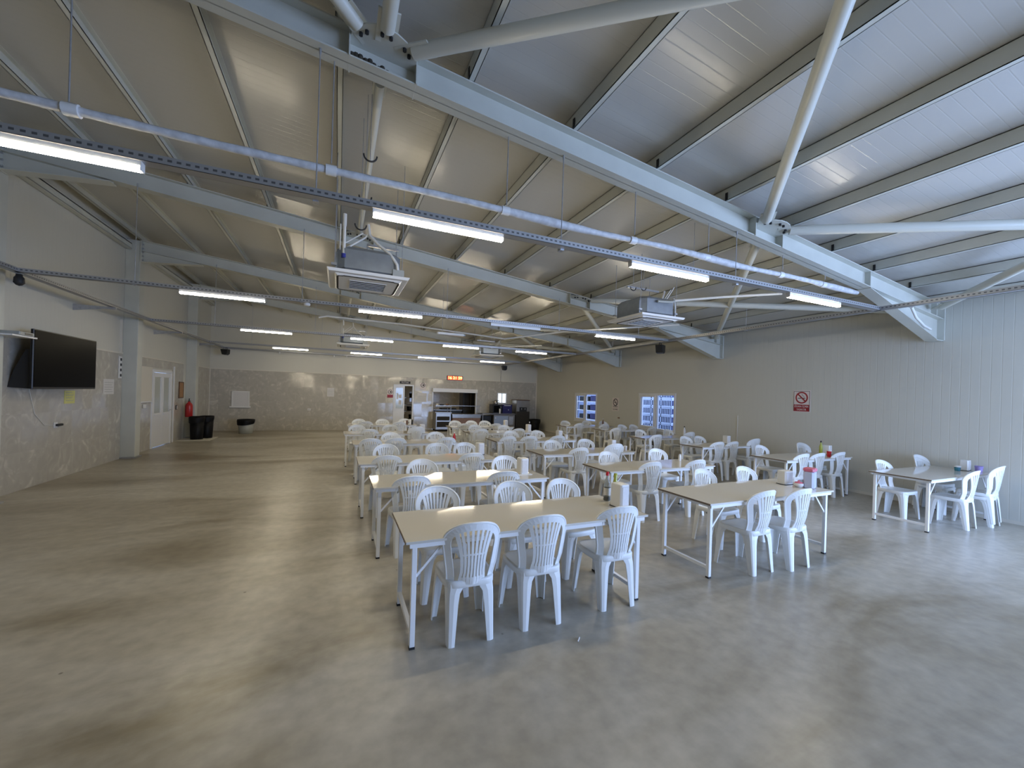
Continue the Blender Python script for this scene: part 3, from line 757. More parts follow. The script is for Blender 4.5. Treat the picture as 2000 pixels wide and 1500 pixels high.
for key, lst in CH.items():
    for side in (1, -1):
        sub = sorted([c for c in lst if c[0] == side], key=lambda c: c[1])
        for q, (s, x, y, n) in enumerate(sub):
            where = '%s side of %s table, %s row' % ('near' if side == 1 else 'far', ordn[int(key[1]) - 1], rown[key[0]])
            rz = (0 if side == 1 else PI) + random.uniform(-.07, .07)
            if key == 'L1' and side == 1: rz = [-.03, -.02, -.05][q]
            for k in range(n):
                st = '' if n == 1 else (', lower of stacked pair' if k == 0 else ', upper of stacked pair')
                place_chair(x, y - (.012 * k if side == 1 else -.012 * k), .055 * k, rz, 'white plastic %s%s, %s' % (posn[len(sub)][q], st, where), 'white plastic chairs at the tables')

# ------------------------------------------------------------------ tables
T = {'L1': (.44,2.5,2.71,3.43), 'L2': (.36,2.42,4.34,5.0), 'L3': (.28,2.32,5.8,6.5), 'L4': (.28,2.3,7.95,8.63), 'L5': (.14,2.1,9.86,10.54), 'L6': (.26,2.25,12.35,13.03),
'M1': (3.35,5.36,2.8,3.5), 'M2': (3.42,5.42,4.46,5.13), 'M3': (3.23,5.22,6.04,6.7), 'M4': (3.14,5.15,7.98,8.66), 'M5': (3.12,5.1,9.84,10.52), 'M6': (3.08,5.1,11.5,12.18),
'R1': (7.58,9.56,2.78,3.5), 'R2': (7.24,9.22,4.52,5.2), 'R3': (7.25,9.2,6.3,6.96), 'R4': (7.2,9.2,8.02,8.7), 'R5': (7.6,9.5,10.25,10.9), 'R6': (7.1,9.1,11.7,12.4)}
table0 = None
TL, TW = 2.0, .70
def make_table(label):
    t = empty('folding_table', label, 'table', (0, 0, 0), group='long canteen tables')
    L2, W2 = TL / 2, TW / 2
    mb = MB(); mb.box(-L2 + .003, L2 - .003, -W2, W2, .732, .75)
    top = mb.build('tabletop', 'laminate', t, .002)
    MB().box(-L2, -L2 + .003, -W2, W2, .732, .7495).build('edge_band', 'edge', top)
    MB().box(L2 - .003, L2, -W2, W2, .732, .7495).build('edge_band', 'edge', top)
    ap = MB()
    ap.box(-L2 + .03, L2 - .03, -W2 + .012, -W2 + .036, .70, .7315).box(-L2 + .03, L2 - .03, W2 - .036, W2 - .012, .70, .7315)
    ap.box(-L2 + .05, -L2 + .085, -W2 + .04, W2 - .04, .70, .7315).box(L2 - .085, L2 - .05, -W2 + .04, W2 - .04, .70, .7315)
    ap.build('apron', 'frame', t)
    for sx in (-1, 1):
        for sy in (-1, 1):
            cx, cy = sx * (L2 - .067), sy * (W2 - .055)
            l = MB().box(cx - .0175, cx + .0175, cy - .0175, cy + .0175, .014, .731).build('leg', 'frame', t, .004)
            MB().box(cx - .0185, cx + .0185, cy - .0185, cy + .0185, 0, .016).build('foot', 'rubber', l)
            MB().bar((cx - sx * .015, cy, .49), (cx - sx * .2, cy, .705), .01, .016).build('brace', 'frame', t)
        MB().box(sx * (L2 - .067) - .014, sx * (L2 - .067) + .014, -W2 + .07, W2 - .07, .085, .115).build('crossbar', 'frame', t)
    return t
for key, (x0, x1, y0, y1) in T.items():
    lab = 'long cream-topped table with white frame, %s in the %s row' % (ordn[int(key[1]) - 1], rown[key[0]])
    if table0 is None: table0 = make_table(lab); o = table0
    else: o = copy_tree(table0, (0, 0, 0), 0, lab, 'long canteen tables')
    o.location = ((x0 + x1) / 2, (y0 + y1) / 2, 0)
    k = (x1 - x0) / TL; o.scale = (k, (y1 - y0) / TW, 1)

# ------------------------------------------------------------------ things on the tables
ZS = .7503
def napkin_box(x, y, label, rz=0, tray_=False, w=.11, d=.14, h=.19):
    t = empty('napkin_dispenser', label, 'napkin dispenser', (x, y, ZS), rz, 'napkin dispensers on the tables')
    MB().rbox(-w / 2, w / 2, -d / 2, d / 2, .002, h, .012).build('box', 'white', t)
    MB().rbox(-w / 2 + .015, w / 2 - .015, -d / 2 - .004, -d / 2 + .004, .02, h - .02, .004).build('front_plate', 'paper', t)
    MB().box(-w / 2 - (.04 if tray_ else .003), w / 2 + (.04 if tray_ else .003), -d / 2 - (.03 if tray_ else .003), d / 2 + .003, 0, .006).build('base', 'white' if tray_ else 'rubber', t)
    return t
def bottle(x, y, label, body, cap, h=.24, r=.032, liquid=None):
    t = empty('sauce_bottle', label, 'bottle', (x, y, ZS))
    MB().lathe([(r * .9, 0), (r, .01), (r, h * .5), (r * .9, h * .6), (r * .42, h * .78), (r * .36, h * .88)], 0, 0, 14).build('bottle_body', body, t)
    MB().lathe([(r * .46, h * .87), (r * .46, h * .99), (r * .3, h)], 0, 0, 12).build('cap', cap, t)
    if liquid: MB().lathe([(r * 1.01, h * .2), (r * 1.01, h * .45)], 0, 0, 14, cap=False).build('paper_label', 'paper', t)
    if liquid: MB().lathe([(r * .8, .004), (r * .93, .012), (r * .93, h * .16)], 0, 0, 14).build('sauce', liquid, t)
    return t
def cup(x, y, label, matn, r=.033, h=.08, name='cup', cat='cup', group=None, lid=None):
    t = empty(name, label, cat, (x, y, ZS), group=group)
    MB().lathe([(r * .8, 0), (r, h), (r * .9, h), (r * .72, .008)], 0, 0, 14, cap=False).lathe([(.001, .004), (r * .8, .004)], 0, 0, 14, cap=False).build('body', matn, t)
    if lid: MB().lathe([(r * 1.04, h - .01), (r * 1.04, h + .006), (r * .6, h + .012)], 0, 0, 14).build('lid', lid, t)
    return t
napkin_box(2.42, 3.0, 'white napkin dispenser at the right end of the nearest table in the left row', .1, h=.215)
bottle(2.44, 3.22, 'clear vinegar bottle with a red cap, dark dregs at the bottom', 'bottle', 'ketchup', .28, .034, 'vinegar')
bottle(2.45, 3.11, 'yellow-green lemon sauce bottle beside the nearest napkin dispenser', 'lemon', 'lemon', .285, .036)
napkin_box(2.2, 4.66, 'tall white napkin dispenser on a tray, second table of the left row', .0, True, h=.2)
napkin_box(2.2, 6.35, 'white napkin dispenser on the third table in the left row', .1)
bottle(2.24, 8.1, 'red ketchup bottle with a white tip on the fourth table, left row', 'ketchup', 'white', .2, .03)
for k, (dx, dy, mt, h) in enumerate(((-.22, 0, 'white', .1), (-.13, .08, 'brown', .12), (-.05, 0, 'white', .16), (.03, .1, 'black', .14))):
    cup(2.12 + dx, 12.6 + dy, ['short white pot, leftmost of the four pots on the farthest left table', 'brown jar among the pots on the farthest table in the left row', 'tall white pot on the farthest table in the left row', 'black jar, rightmost on the farthest table in the left row'][k], mt, .035, h, 'condiment_pot', 'pot', 'condiment pots on the farthest left table')
napkin_box(1.98, 10.2, 'white napkin dispenser on the fifth table in the left row')
napkin_box(4.95, 11.85, 'white napkin dispenser on the farthest table in the middle row')
napkin_box(4.95, 10.18, 'white napkin dispenser on the fifth table in the middle row', .1, True)
bottle(5.03, 10.28, 'dark slim bottle on the fifth table in the middle row', 'vinegar', 'white', .26, .025)
napkin_box(4.88, 8.35, 'white napkin dispenser on the fourth table in the middle row', .1)
cup(5.02, 8.25, 'white pot beside the dispenser on the fourth table, middle row', 'white', .045, .1)
napkin_box(4.93, 6.4, 'white napkin dispenser on the third table in the middle row', .1)
cup(5.03, 6.2, 'left of two clear cups on the third table in the middle row', 'paper', .03, .09, group='two clear cups')
cup(5.12, 6.22, 'right of two clear cups on the third table in the middle row', 'paper', .03, .09, group='two clear cups')
t = empty('salt_shaker', 'slim white salt shaker standing alone on the second table, middle row', 'shaker', (5.22, 4.98, ZS))
MB().lathe([(.022, 0), (.024, .07), (.02, .09)], 0, 0, 12).build('body', 'white', t); MB().lathe([(.02, .09), (.02, .105), (.012, .11)], 0, 0, 12).build('cap', 'paper', t)
napkin_box(5.13, 3.22, 'cream napkin dispenser on the nearest table in the middle row', .0, False, .15, .11, .17)
t = empty('sugar_bowl', 'small round white bowl with a lid beside the coral-lidded jug', 'bowl', (5.12, 3.05, ZS))
MB().lathe([(.03, 0), (.05, .02), (.052, .05), (.046, .05), (.044, .02), (.02, .008)], 0, 0, 18, cap=False).lathe([(.001, .006), (.04, .006)], 0, 0, 18, cap=False).build('body', 'white', t)
MB().lathe([(.044, .045), (.04, .06), (.012, .066), (.012, .08), (.001, .082)], 0, 0, 18, cap=False).build('lid', 'juglid', t)
t = empty('water_jug', 'clear plastic water jug with a coral lid, nearest table of the middle row', 'jug', (5.21, 2.98, ZS), .3)
MB().rbox(-.068, .068, -.055, .055, 0, .2, .02).build('body', 'jug', t)
MB().rbox(-.072, .072, -.06, .06, .198, .24, .02).build('lid', 'juglid', t)
MB().tube([(.068, 0, .19), (.11, 0, .18), (.115, 0, .1), (.068, 0, .04)], .01, 8).build('handle', 'jug', t)
cup(9.22, 3.08, 'teal plastic tub on the nearest table in the right row', 'teal', .04, .07, 'plastic_tub', 'tub', lid='white')
napkin_box(9.42, 3.06, 'beige napkin dispenser on the nearest table in the right row', .1, False, .15, .1, .17)
cup(9.5, 2.93, 'purple tub behind the dispenser on the nearest table, right row', 'purple', .05, .09, 'plastic_tub', 'tub')
bottle(8.98, 4.95, 'pale bottle with a black cap on the second table, right row', 'lemon', 'black', .27, .03)
napkin_box(9.05, 4.88, 'cream napkin dispenser on the second table in the right row', .1)
cup(8.72, 4.66, 'red canister with a white lid on the second table, right row', 'ketchup', .04, .12, 'canister', 'canister', lid='white')
bottle(9.05, 8.5, 'white bottle with a black cap on the fourth table, right row', 'white', 'black', .27, .035)
bottle(8.75, 11.9, 'tan bottle standing on the farthest table in the right row', 'brown', 'white', .26, .035)
napkin_box(8.55, 6.75, 'white napkin dispenser on the third table in the right row')

# ------------------------------------------------------------------ windows in the right wall
for i, (a, b_, z0, z1) in enumerate(W):
    t = bpy.data.objects.new('window_%d' % (i + 1), None); COL.objects.link(t); t['kind'] = 'structure'; t.location = (XR, 0, 0)
    f = .07; x0, x1 = -.015, .07; mid = (a + b_) / 2
    MB().box(x0, x1, a, b_, z0, z0 + f).box(x0, x1, a, b_, z1 - f, z1).box(x0, x1, a, a + f, z0 + f, z1 - f).box(x0, x1, b_ - f, b_, z0 + f, z1 - f).box(x0, x1, mid - .04, mid + .04, z0 + f, z1 - f).build('frame', 'pvc', t, .005)
    s0, s1 = mid + .04, b_ - f
    MB().box(x0 - .015, x1, s0, s1, z0 + f, z0 + f + .06).box(x0 - .015, x1, s0, s1, z1 - f - .06, z1 - f).box(x0 - .015, x1, s0, s0 + .05, z0 + f + .06, z1 - f - .06).box(x0 - .015, x1, s1 - .05, s1, z0 + f + .06, z1 - f - .06).build('sash', 'pvc', t, .004)
    MB().box(-.045, -.03, b_ - .1, b_ - .08, (z0 + z1) / 2 - .06, (z0 + z1) / 2 + .02).build('handle', 'pvc', t)
    MB().box(.03, .036, a + f, mid - .04, z0 + f, z1 - f).build('pane', 'glass', t)
    MB().box(.03, .036, s0 + .05, s1 - .05, z0 + f + .06, z1 - f - .06).build('pane', 'glass', t)
    MB().box(-.03, 0, a - .02, b_ + .02, z0 - .02, z0).build('sill', 'pvc', t)
# outside: stacks of blue crates and a shelving rack
n = 0
for cy in (11.0, 11.5, 12.0):
    for k in range(7):
        mb = MB(); z = k * .3 - .02
        mb.box(-.2, .2, -.24, .24, z, z + .03)
        for zz in (z + .03, z + .26): mb.box(-.2, -.18, -.24, .24, zz, zz + .03).box(.18, .2, -.24, .24, zz, zz + .03).box(-.2, .2, -.24, -.22, zz, zz + .03).box(-.2, .2, .22, .24, zz, zz + .03)
        for j in range(7): mb.box(-.195, -.185, -.24 + j * .078, -.215 + j * .078, z + .06, z + .26)
        mb.box(-.17, .17, -.215, .215, z + .03, z + .24, 1)  # dark box gives the shade inside the crate as colour
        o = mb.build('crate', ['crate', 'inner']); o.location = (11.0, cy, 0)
        tag(o, 'blue crate outside the right window, %s from the ground, %s stack' % (onames[k], {11.0: 'right', 11.5: 'middle', 12.0: 'left'}[cy]), 'crate', 'crates stacked outside')
t = empty('shelving_rack', 'dark shelving rack with pale shelf edges outside the left window', 'rack', (11.2, 16.1, -.02))
mb = MB()
for x in (-.25, .25):
    for y in (-.9, .9): mb.box(x - .02, x + .02, y - .02, y + .02, 0, 2.2)
mb.build('upright', 'black', t)
for k in range(5): MB().box(-.27, .27, -.92, .92, .3 + k * .42, .33 + k * .42).build('shelf', 'pvc', t)
for k in range(4):
    MB().rbox(-.22, .22, -.85, -.1, .335 + k * .42, .6 + k * .42, .03).build('goods', 'navy', t)
    MB().rbox(-.22, .22, .0, .8, .335 + k * .42, .56 + k * .42, .03).build('goods', 'black', t)
place_chair(11.2, 12.9, -.02, 1.2, 'white plastic chair standing outside, seen through the right window', 'chairs outside the window')
place_chair(11.6, 13.5, -.02, 2.2, 'second white plastic chair outside, farther left behind the window glass', 'chairs outside the window')

# ------------------------------------------------------------------ signs on the right wall
def no_smoking(x, y0, y1, z0, z1, label, red):
    t = empty('no_smoking_sign', label, 'sign', (x, 0, 0))
    MB().rbox(-.004, 0, y0, y1, z0, z1, .002).build('plate', 'signpink', t)
    w = y1 - y0; h = z1 - z0; cy = (y0 + y1) / 2
    if red:
        MB().box(-.006, -.004, y0 + .015, y0 + .022, z0 + .015, z1 - .02).box(-.006, -.004, y1 - .022, y1 - .015, z0 + .015, z1 - .02).box(-.006, -.004, y0 + .015, y1 - .015, z1 - .027, z1 - .02).build('border', 'ink', t)
        MB().box(-.006, -.004, y0 + .02, y1 - .02, z0 + .015, z0 + h * .34).build('text_panel', 'signred', t)
        text_mesh('lettering', 'S\u0130GARA \u0130\u00c7MEK', .06, 'signpink', t, onwall_right(-.0065, cy, z0 + h * .25), width=w * .82)
        text_mesh('lettering', 'YASAKTIR', .06, 'signpink', t, onwall_right(-.0065, cy, z0 + h * .11), width=w * .56)
    else:
        text_mesh('lettering', 'S\u0130GARA', .075, 'ink', t, onwall_right(-.0065, cy, z0 + h * .33), width=w * .7)
        text_mesh('lettering', '\u0130\u00c7\u0130LMEZ', .075, 'ink', t, onwall_right(-.0065, cy, z0 + h * .12), width=w * .75)
    cz = z0 + h * .66; r = w * .36; mt = 'signred' if red else 'ink'
    mb = MB(); n = 32; vs = []
    for k in range(n):
        a = 2 * PI * k / n
        for rr in (r, r * .78):
            for dx in (-.0065, -.0045): vs.append((dx, cy - rr * math.cos(a), cz + rr * math.sin(a)))
    fs = []
    for k in range(n):
        o = k * 4; p = ((k + 1) % n) * 4
        fs += [(o, p, p + 2, o + 2), (o, o + 1, p + 1, p), (o + 2, p + 2, p + 3, o + 3)]
    mb.add(vs, fs)
    mb.bar((-.0055, cy + r * .62, cz + r * .62), (-.0055, cy - r * .62, cz - r * .62), .004, r * .2)
    mb.build('prohibition_ring', mt, t)
    MB().box(-.0056, -.0045, cy + .1 * r, cy + .62 * r, cz - .16 * r, cz - .04 * r).box(-.0056, -.0045, cy - .55 * r, cy - .1 * r, cz - .16 * r, cz - .04 * r).tube([(-.005, cy - .45 * r, cz + .05 * r), (-.005, cy - .3 * r, cz + .3 * r), (-.005, cy - .1 * r, cz + .4 * r), (-.005, cy - .05 * r, cz + .62 * r)], .003, 6).build('cigarette', 'ink', t)
no_smoking(XR, 5.55, 5.92, 1.57, 2.06, 'red and white no-smoking sign on the right wall with red text panel', True)
no_smoking(XR, 12.17, 12.56, 1.27, 1.77, 'white no-smoking sign with black text between the two windows', False)
t = tag(MB().box(XR - .03, XR, 12.1, 12.18, 1.0, 1.05).build('wall_socket', 'brown'), 'tiny brown wall socket low on the right wall between the windows', 'socket')
t = tag(MB().box(XR - .012, XR, 7.3, 7.315, .6, 1.4).build('conduit', 'trim'), 'thin cream vertical conduit on the right wall', 'conduit')

# ------------------------------------------------------------------ left wall things
t = empty('television', 'large black flat television on the left wall', 'television', (-4.3, 9.4, 1.62))
MB().rbox(-.02, .02, -.87, .87, 0, .92, .01).build('casing', 'black', t)
MB().box(.0205, .024, -.85, .85, .03, .905).build('screen', 'screen', t)
MB().prism([(-.29, .02), (-.02, .0), (-.02, .62), (-.1, .6), (-.22, .3)], lambda a, b_, d: (a, d, b_), -.8, -.3).box(-.28, -.02, -.3, .35, .15, .75).box(-.06, -.02, -.6, .6, .1, .8).build('wall_mount', 'rubber', t)
MB().tube([(-.1, -.6, .82), (-.06, -.72, .7), (-.04, -.78, .5), (-.05, -.76, .3), (-.08, -.7, .2)], .012, 8).build('cable', 'cable', t)
t = empty('wall_shelf', 'narrow white wall shelf above the left edge of the television', 'shelf', (XL, 8.0, 2.36))
MB().box(0, .5, -.25, .25, 0, .02).build('board', 'white', t)
for y in (-.2, .12): MB().box(.0, .02, y, y + .03, .02, .42).build('bracket', 'trim', t)
t = empty('set_top_box', 'small pale box on the wall shelf by the television', 'box', (-4.18, 8.0, 2.381))
MB().rbox(-.1, .1, -.15, .15, 0, .05, .01).build('body', 'grey', t); MB().box(.1, .104, -.05, .1, .012, .035).build('display', 'black', t)
for k, (y0, y1, z0, z1, mt, lab) in enumerate(((11.3, 11.74, 1.5, 1.83, 'paper', 'white printed notice on the left wall right of the television'), (9.98, 10.3, 1.34, 1.58, 'yellow', 'yellow paper notice under the television'))):
    o = MB().box(XL + .013, XL + .017, y0, y1, z0, z1).build('paper_notice', mt); tag(o, lab, 'notice')
    mb = MB()
    for j in range(5): mb.box(XL + .0171, XL + .0175, y0 + .05, y1 - .05 - .04 * (j % 2), z0 + .05 + j * .05, z0 + .06 + j * .05)
    mb.build('writing', 'grey', o)
t = empty('wall_socket', 'white wall socket with a black plug below the television', 'socket', (XL + .013, 9.75, .97))
MB().rbox(0, .012, -.05, .05, -.05, .05, .004).build('plate', 'white', t); MB().rbox(.012, .05, -.02, .14, -.02, .02, .01).build('plug', 'rubber', t)
t = tag(MB().tube([(XL + .02, 9.05, 1.62), (XL + .02, 9.2, 1.2), (XL + .02, 9.45, .99), (XL + .02, 9.7, .97)], .004, 6).build('power_cable', 'cable'), 'thin white cable hanging from the television to the socket', 'cable')
t = empty('switch_board', 'column of four light switches beside the left column', 'switch', (XL + .013, 11.98, 1.86))
MB().rbox(0, .015, -.07, .07, 0, .5, .005).build('plate', 'white', t)
for k in range(4): MB().rbox(.015, .022, -.02, .04, .04 + k * .12, .1 + k * .12, .004).build('switch', 'rubber', t)
o = tag(MB().box(XL, XL + .03, 11.98, 12.03, 2.46, 3.2).build('cable_trunking', 'trim'), 'white vertical trunking above the four switches', 'trunking')
t = empty('whiteboard', 'plain cream board on the left wall between column and door', 'board', (XL + .013, 13.1, 1.3))
MB().rbox(0, .02, -.55, .6, 0, .9, .006).build('board', 'trim', t); MB().box(0, .05, -.55, .6, -.03, 0).build('ledge', 'white', t)
t = tag(MB().rbox(XL + .013, XL + .04, 13.2, 13.36, 1.12, 1.22, .01).build('junction_box', 'white'), 'small white box under the cream board', 'box')
# door_1: white double-light door in the left wall
t = bpy.data.objects.new('door_1', None); COL.objects.link(t); t['kind'] = 'structure'; t.location = (XL, 0, 0)
f = MB(); f.box(-.05, .03, 13.75, 13.82, 0, 2.15).box(-.05, .03, 15.05, 15.12, 0, 2.15).box(-.05, .03, 13.82, 15.05, 2.08, 2.15); f.build('frame', 'pvc', t, .004)
lf = MB()
for a, b_ in ((13.82, 14.43), (14.44, 15.05)):
    lf.box(-.03, .02, a, b_, .02, .95).box(-.03, .02, a, b_, 1.95, 2.07).box(-.03, .02, a, a + .09, .95, 1.95).box(-.03, .02, b_ - .09, b_, .95, 1.95)
l = lf.build('leaf', 'pvc', t, .004)
for a, b_ in ((13.91, 14.34), (14.53, 14.96)): MB().box(-.01, 0, a, b_, .95, 1.95).build('pane', 'frost', l)
MB().box(.02, .032, 13.9, 14.35, .88, .92).box(.02, .032, 14.52, 14.97, .88, .92).build('rail', 'pvc', l)
MB().tube([(.02, 15.0, 1.0), (.06, 15.0, 1.0), (.06, 14.9, 1.0)], .01, 8).build('handle', 'galv', l)
struct(MB().box(XL, XL + .03, 15.25, 15.33, 0, 2.3).build('trim_4', 'pvc'))
t = tag(MB().box(XL - 1.5, XL - 1.4, 13, 16, 0, 2.5).build('wall_corridor', 'wallx'), 'x', 'x'); del t['label']; del t['category']; t['kind'] = 'structure'
t = empty('switch_plate', 'light switch with a bright plate right of the left door', 'switch', (XL + .013, 15.55, 1.05))
MB().rbox(0, .012, -.06, .06, -.07, .07, .004).build('plate', 'black', t); MB().rbox(.012, .02, -.01, .05, -.05, .05, .004).build('rocker', 'white', t)
t = empty('cork_board', 'small cork board in a dark wooden frame by the left door', 'board', (XL + .013, 16.0, 1.36))
MB().box(0, .012, -.26, .08, 0, .46).build('cork', 'cork', t)
MB().box(0, .02, -.29, -.26, -.03, .49).box(0, .02, .08, .11, -.03, .49).box(0, .02, -.26, .08, -.03, 0).box(0, .02, -.26, .08, .46, .49).build('frame', 'wood', t)
t = empty('fire_extinguisher', 'red fire extinguisher on the wall above the black bins', 'extinguisher', (-4.42, 16.12, .72))
MB().lathe([(.09, 0), (.1, .02), (.1, .36), (.085, .42), (.035, .47), (.03, .5)], 0, 0, 20).build('cylinder', 'red', t)
MB().box(-.02, .02, -.03, .08, .5, .53).tube([(0, 0, .49), (0, 0, .6)], .015, 8).build('valve', 'black', t)
MB().tube([(0, .06, .5), (.05, .12, .4), (.06, .12, .12)], .01, 8).build('hose', 'rubber', t)
def bin_(x, y, r, h, label, matn, bagged):
    t = empty('waste_bin', label, 'bin', (x, y, 0))
    MB().lathe([(r * .8, 0), (r * .83, .01), (r, h), (r * .97, h), (r * .8, .03)], 0, 0, 24).build('bucket', matn, t)
    if bagged:
        mb = MB(); n = 24; vs = []; fs = []
        prof = [(r * .6, h - .1), (r * .95, h + .0), (r * 1.05, h + .03), (r * 1.08, h - .03), (r * 1.03, h - .14)]
        for j, (rr, z) in enumerate(prof):
            for k in range(n):
                a = 2 * PI * k / n; q = 1 + (.03 * math.sin(5 * a + j) if j > 1 else 0); dz = (.05 * math.sin(a * 1 + .6) if j == 4 else 0)
                vs.append((rr * q * math.cos(a), rr * q * math.sin(a), z + dz))
        for j in range(len(prof) - 1):
            for k in range(n): fs.append((j * n + k, j * n + (k + 1) % n, (j + 1) * n + (k + 1) % n, (j + 1) * n + k))
        mb.add(vs, fs, 0, True); mb.build('bag', 'bag', t, fix=True)
    return t
bin_(-4.15, 15.95, .2, .72, 'tall black bin at the left wall, nearer of the pair under the extinguisher', 'bag', True)
bin_(-3.98, 16.32, .19, .72, 'tall black bin behind the first, next to the left wall column', 'bag', True)
bin_(-3.15, 17.9, .27, .5, 'round grey waste bin with black bag before the back wall', 'grey', True)
o = tag(MB().box(XL + .014, -3.72, 15.62, 16.6, 0, .012).build('floor_mat', 'trim'), 'pale flat strip on the floor under the black bins', 'mat')

# ------------------------------------------------------------------ back wall things
YW = YB - .012
t = empty('notice_board', 'white framed board on the back wall above the grey bin', 'board', (-3.55, YW, .95))
MB().box(-.28, .28, -.02, 0, 0, .62).build('panel', 'paper', t)
MB().box(-.3, .3, -.035, 0, .59, .63).box(-.3, -.25, -.035, 0, .02, .6).box(.26, .3, -.035, 0, .02, .6).box(-.36, .34, -.05, 0, -.03, .03).build('frame', 'white', t)
t = empty('wall_socket', 'white double socket on the back wall tiles', 'socket', (-1.1, YW, .88))
MB().rbox(-.06, .06, -.014, 0, -.04, .04, .005).build('plate', 'white', t); MB().box(-.04, -.01, -.017, -.014, -.02, .02).box(.01, .04, -.017, -.014, -.02, .02).build('outlet', 'grey', t)
for k, (x0, x1, z0, z1, lab) in enumerate(((-.42, -.15, 1.45, 1.82, 'pale paper notice left of middle on the back wall tiles'), (3.42, 3.85, 1.3, 1.72, 'pale menu sheet on the tiles between kitchen door and hatch'), (3.9, 4.08, 1.35, 1.7, 'narrow pale sheet just left of the serving hatch'))):
    o = MB().box(x0, x1, YW - .004, YW, z0, z1).build('paper_notice', 'paper'); tag(o, lab, 'notice')
    mb = MB()
    for j in range(5): mb.box(x0 + .03, x1 - .03, YW - .0046, YW - .004, z0 + .05 + j * .055, z0 + .06 + j * .055)
    mb.build('writing', 'grey', o)
def small_sign(x0, x1, z0, z1, label, lower):
    t = empty('notice_sign', label, 'sign', (0, YW, 0)); cx = (x0 + x1) / 2; h = z1 - z0; w = x1 - x0
    MB().box(x0, x1, -.005, 0, z0, z1).build('plate', 'signpink', t)
    MB().box(x0, x1, -.007, -.005, z0, z0 + h * .36).build('text_panel', lower, t)
    mb = MB(); pts = [(cx + w * .34 * math.cos(2 * PI * k / 20), -.007, z0 + h * .68 + w * .34 * math.sin(2 * PI * k / 20)) for k in range(21)]
    mb.tube(pts, w * .045, 6); mb.build('ring', 'ink', t)
    MB().lathe([(.001, -.0), (w * .14, -.0), (w * .14, .004), (.001, .004)], 0, 0, 12).build('mark', 'ink', t).matrix_local = Matrix.Translation((cx + .02, -.006, z0 + h * .68)) @ Matrix.Rotation(PI / 2, 4, 'X')
small_sign(2.06, 2.31, 1.46, 1.85, 'small red and white round-symbol sign left of the kitchen door', 'signred')
small_sign(3.52, 3.8, 1.88, 2.19, 'small pale round-symbol sign between the door and hatch', 'signpink')
# door sign
t = empty('door_sign', 'small black plate with white lettering over the kitchen door', 'sign', (2.835, YW, 2.18))
MB().box(-.24, .24, -.012, 0, -.055, .055).build('plate', 'ink', t)
text_mesh('lettering', 'MUTFAK', .085, 'signpink', t, onwall_y(0, -.013, 0), width=.33)
# door_2 kitchen door
t = bpy.data.objects.new('door_2', None); COL.objects.link(t); t['kind'] = 'structure'; t.location = (0, YB, 0)
MB().box(2.33, 2.39, -.04, .14, 0, 2.08).box(3.18, 3.24, -.04, .14, 0, 2.08).box(2.39, 3.18, -.04, .14, 2.02, 2.08).build('frame', 'pvc', t, .004)
l = MB().box(2.39, 2.83, -.02, .03, .02, .98).box(2.39, 2.83, -.02, .03, 1.93, 2.02).box(2.39, 2.44, -.02, .03, .98, 1.93).box(2.76, 2.83, -.02, .03, .98, 1.93).build('leaf', 'pvc', t, .004)
MB().box(2.44, 2.76, 0, .01, .98, 1.93).build('pane', 'frost', l)
MB().box(2.47, 2.55, -.006, -.002, 1.4, 1.68).box(2.57, 2.7, -.006, -.002, 1.15, 1.36).box(2.57, 2.7, -.006, -.002, 1.45, 1.62).build('sticker', 'paper', l)
# kitchen shelving behind the door and things behind the hatch
t = empty('kitchen_shelving', 'dark steel shelving with stacked pans behind the kitchen door', 'shelving', (3.1, 20.3, 0))
for z in (.4, .8, 1.1, 1.45): MB().box(-.5, .6, -.3, .3, z, z + .03).build('shelf', 'stainless', t)
mb = MB()
for x in (-.48, .58):
    for y in (-.28, .28): mb.box(x - .02, x + .02, y - .02, y + .02, 0, 1.8)
mb.build('post', 'stainless', t)
for k, (x, z) in enumerate(((-.2, .43), (.3, .43), (.2, .83), (-.25, 1.13), (.3, 1.48))): MB().lathe([(.14, z), (.16, z + .2), (.15, z + .21)], x, 0, 16).build('pan', 'black', t)
t = empty('tall_cabinet', 'dark tall oven cabinet seen at the right inside the hatch', 'cabinet', (6.35, 20.6, 0))
MB().rbox(-.35, .45, -.35, .35, 0, 1.85, .02).build('body', 'black', t); MB().rbox(-.3, .02, -.37, -.35, .9, 1.75, .01).build('door', 'slot', t); MB().box(.06, .08, -.39, -.35, .9, 1.75).build('handle', 'stainless', t)
t = empty('kitchen_counter', 'dark kitchen worktop unit behind the serving hatch', 'counter', (5.1, 20.6, 0))
MB().box(-1.0, .85, -.35, .35, 0, .86).build('body', 'black', t); MB().box(-1.02, .87, -.37, .37, .86, .9).build('worktop', 'stainless', t); MB().rbox(-.2, .6, -.25, .25, .9, .98, .03).build('burner', 'rubber', t)
# hatch_ roller shutter box
t = empty('roller_shutter', 'white roller shutter box and frame around the serving hatch', 'shutter', (0, YB, 0))
MB().rbox(4.1, 6.33, -.16, -.013, 1.79, 1.97, .02).build('box', 'pvc', t)
MB().box(4.1, 4.16, -.05, -.013, .5, 1.79).box(6.27, 6.33, -.05, -.013, .5, 1.79).build('guide', 'pvc', t)
mb = MB()
for k in range(3): mb.box(4.12, 6.31, -.163, -.16, 1.82 + k * .045, 1.825 + k * .045)
mb.build('slat', 'trim', t)
struct(MB().box(4.13, 6.3, YB - .03, YB + .2, .72, .75).build('trim_5', 'stainless'))
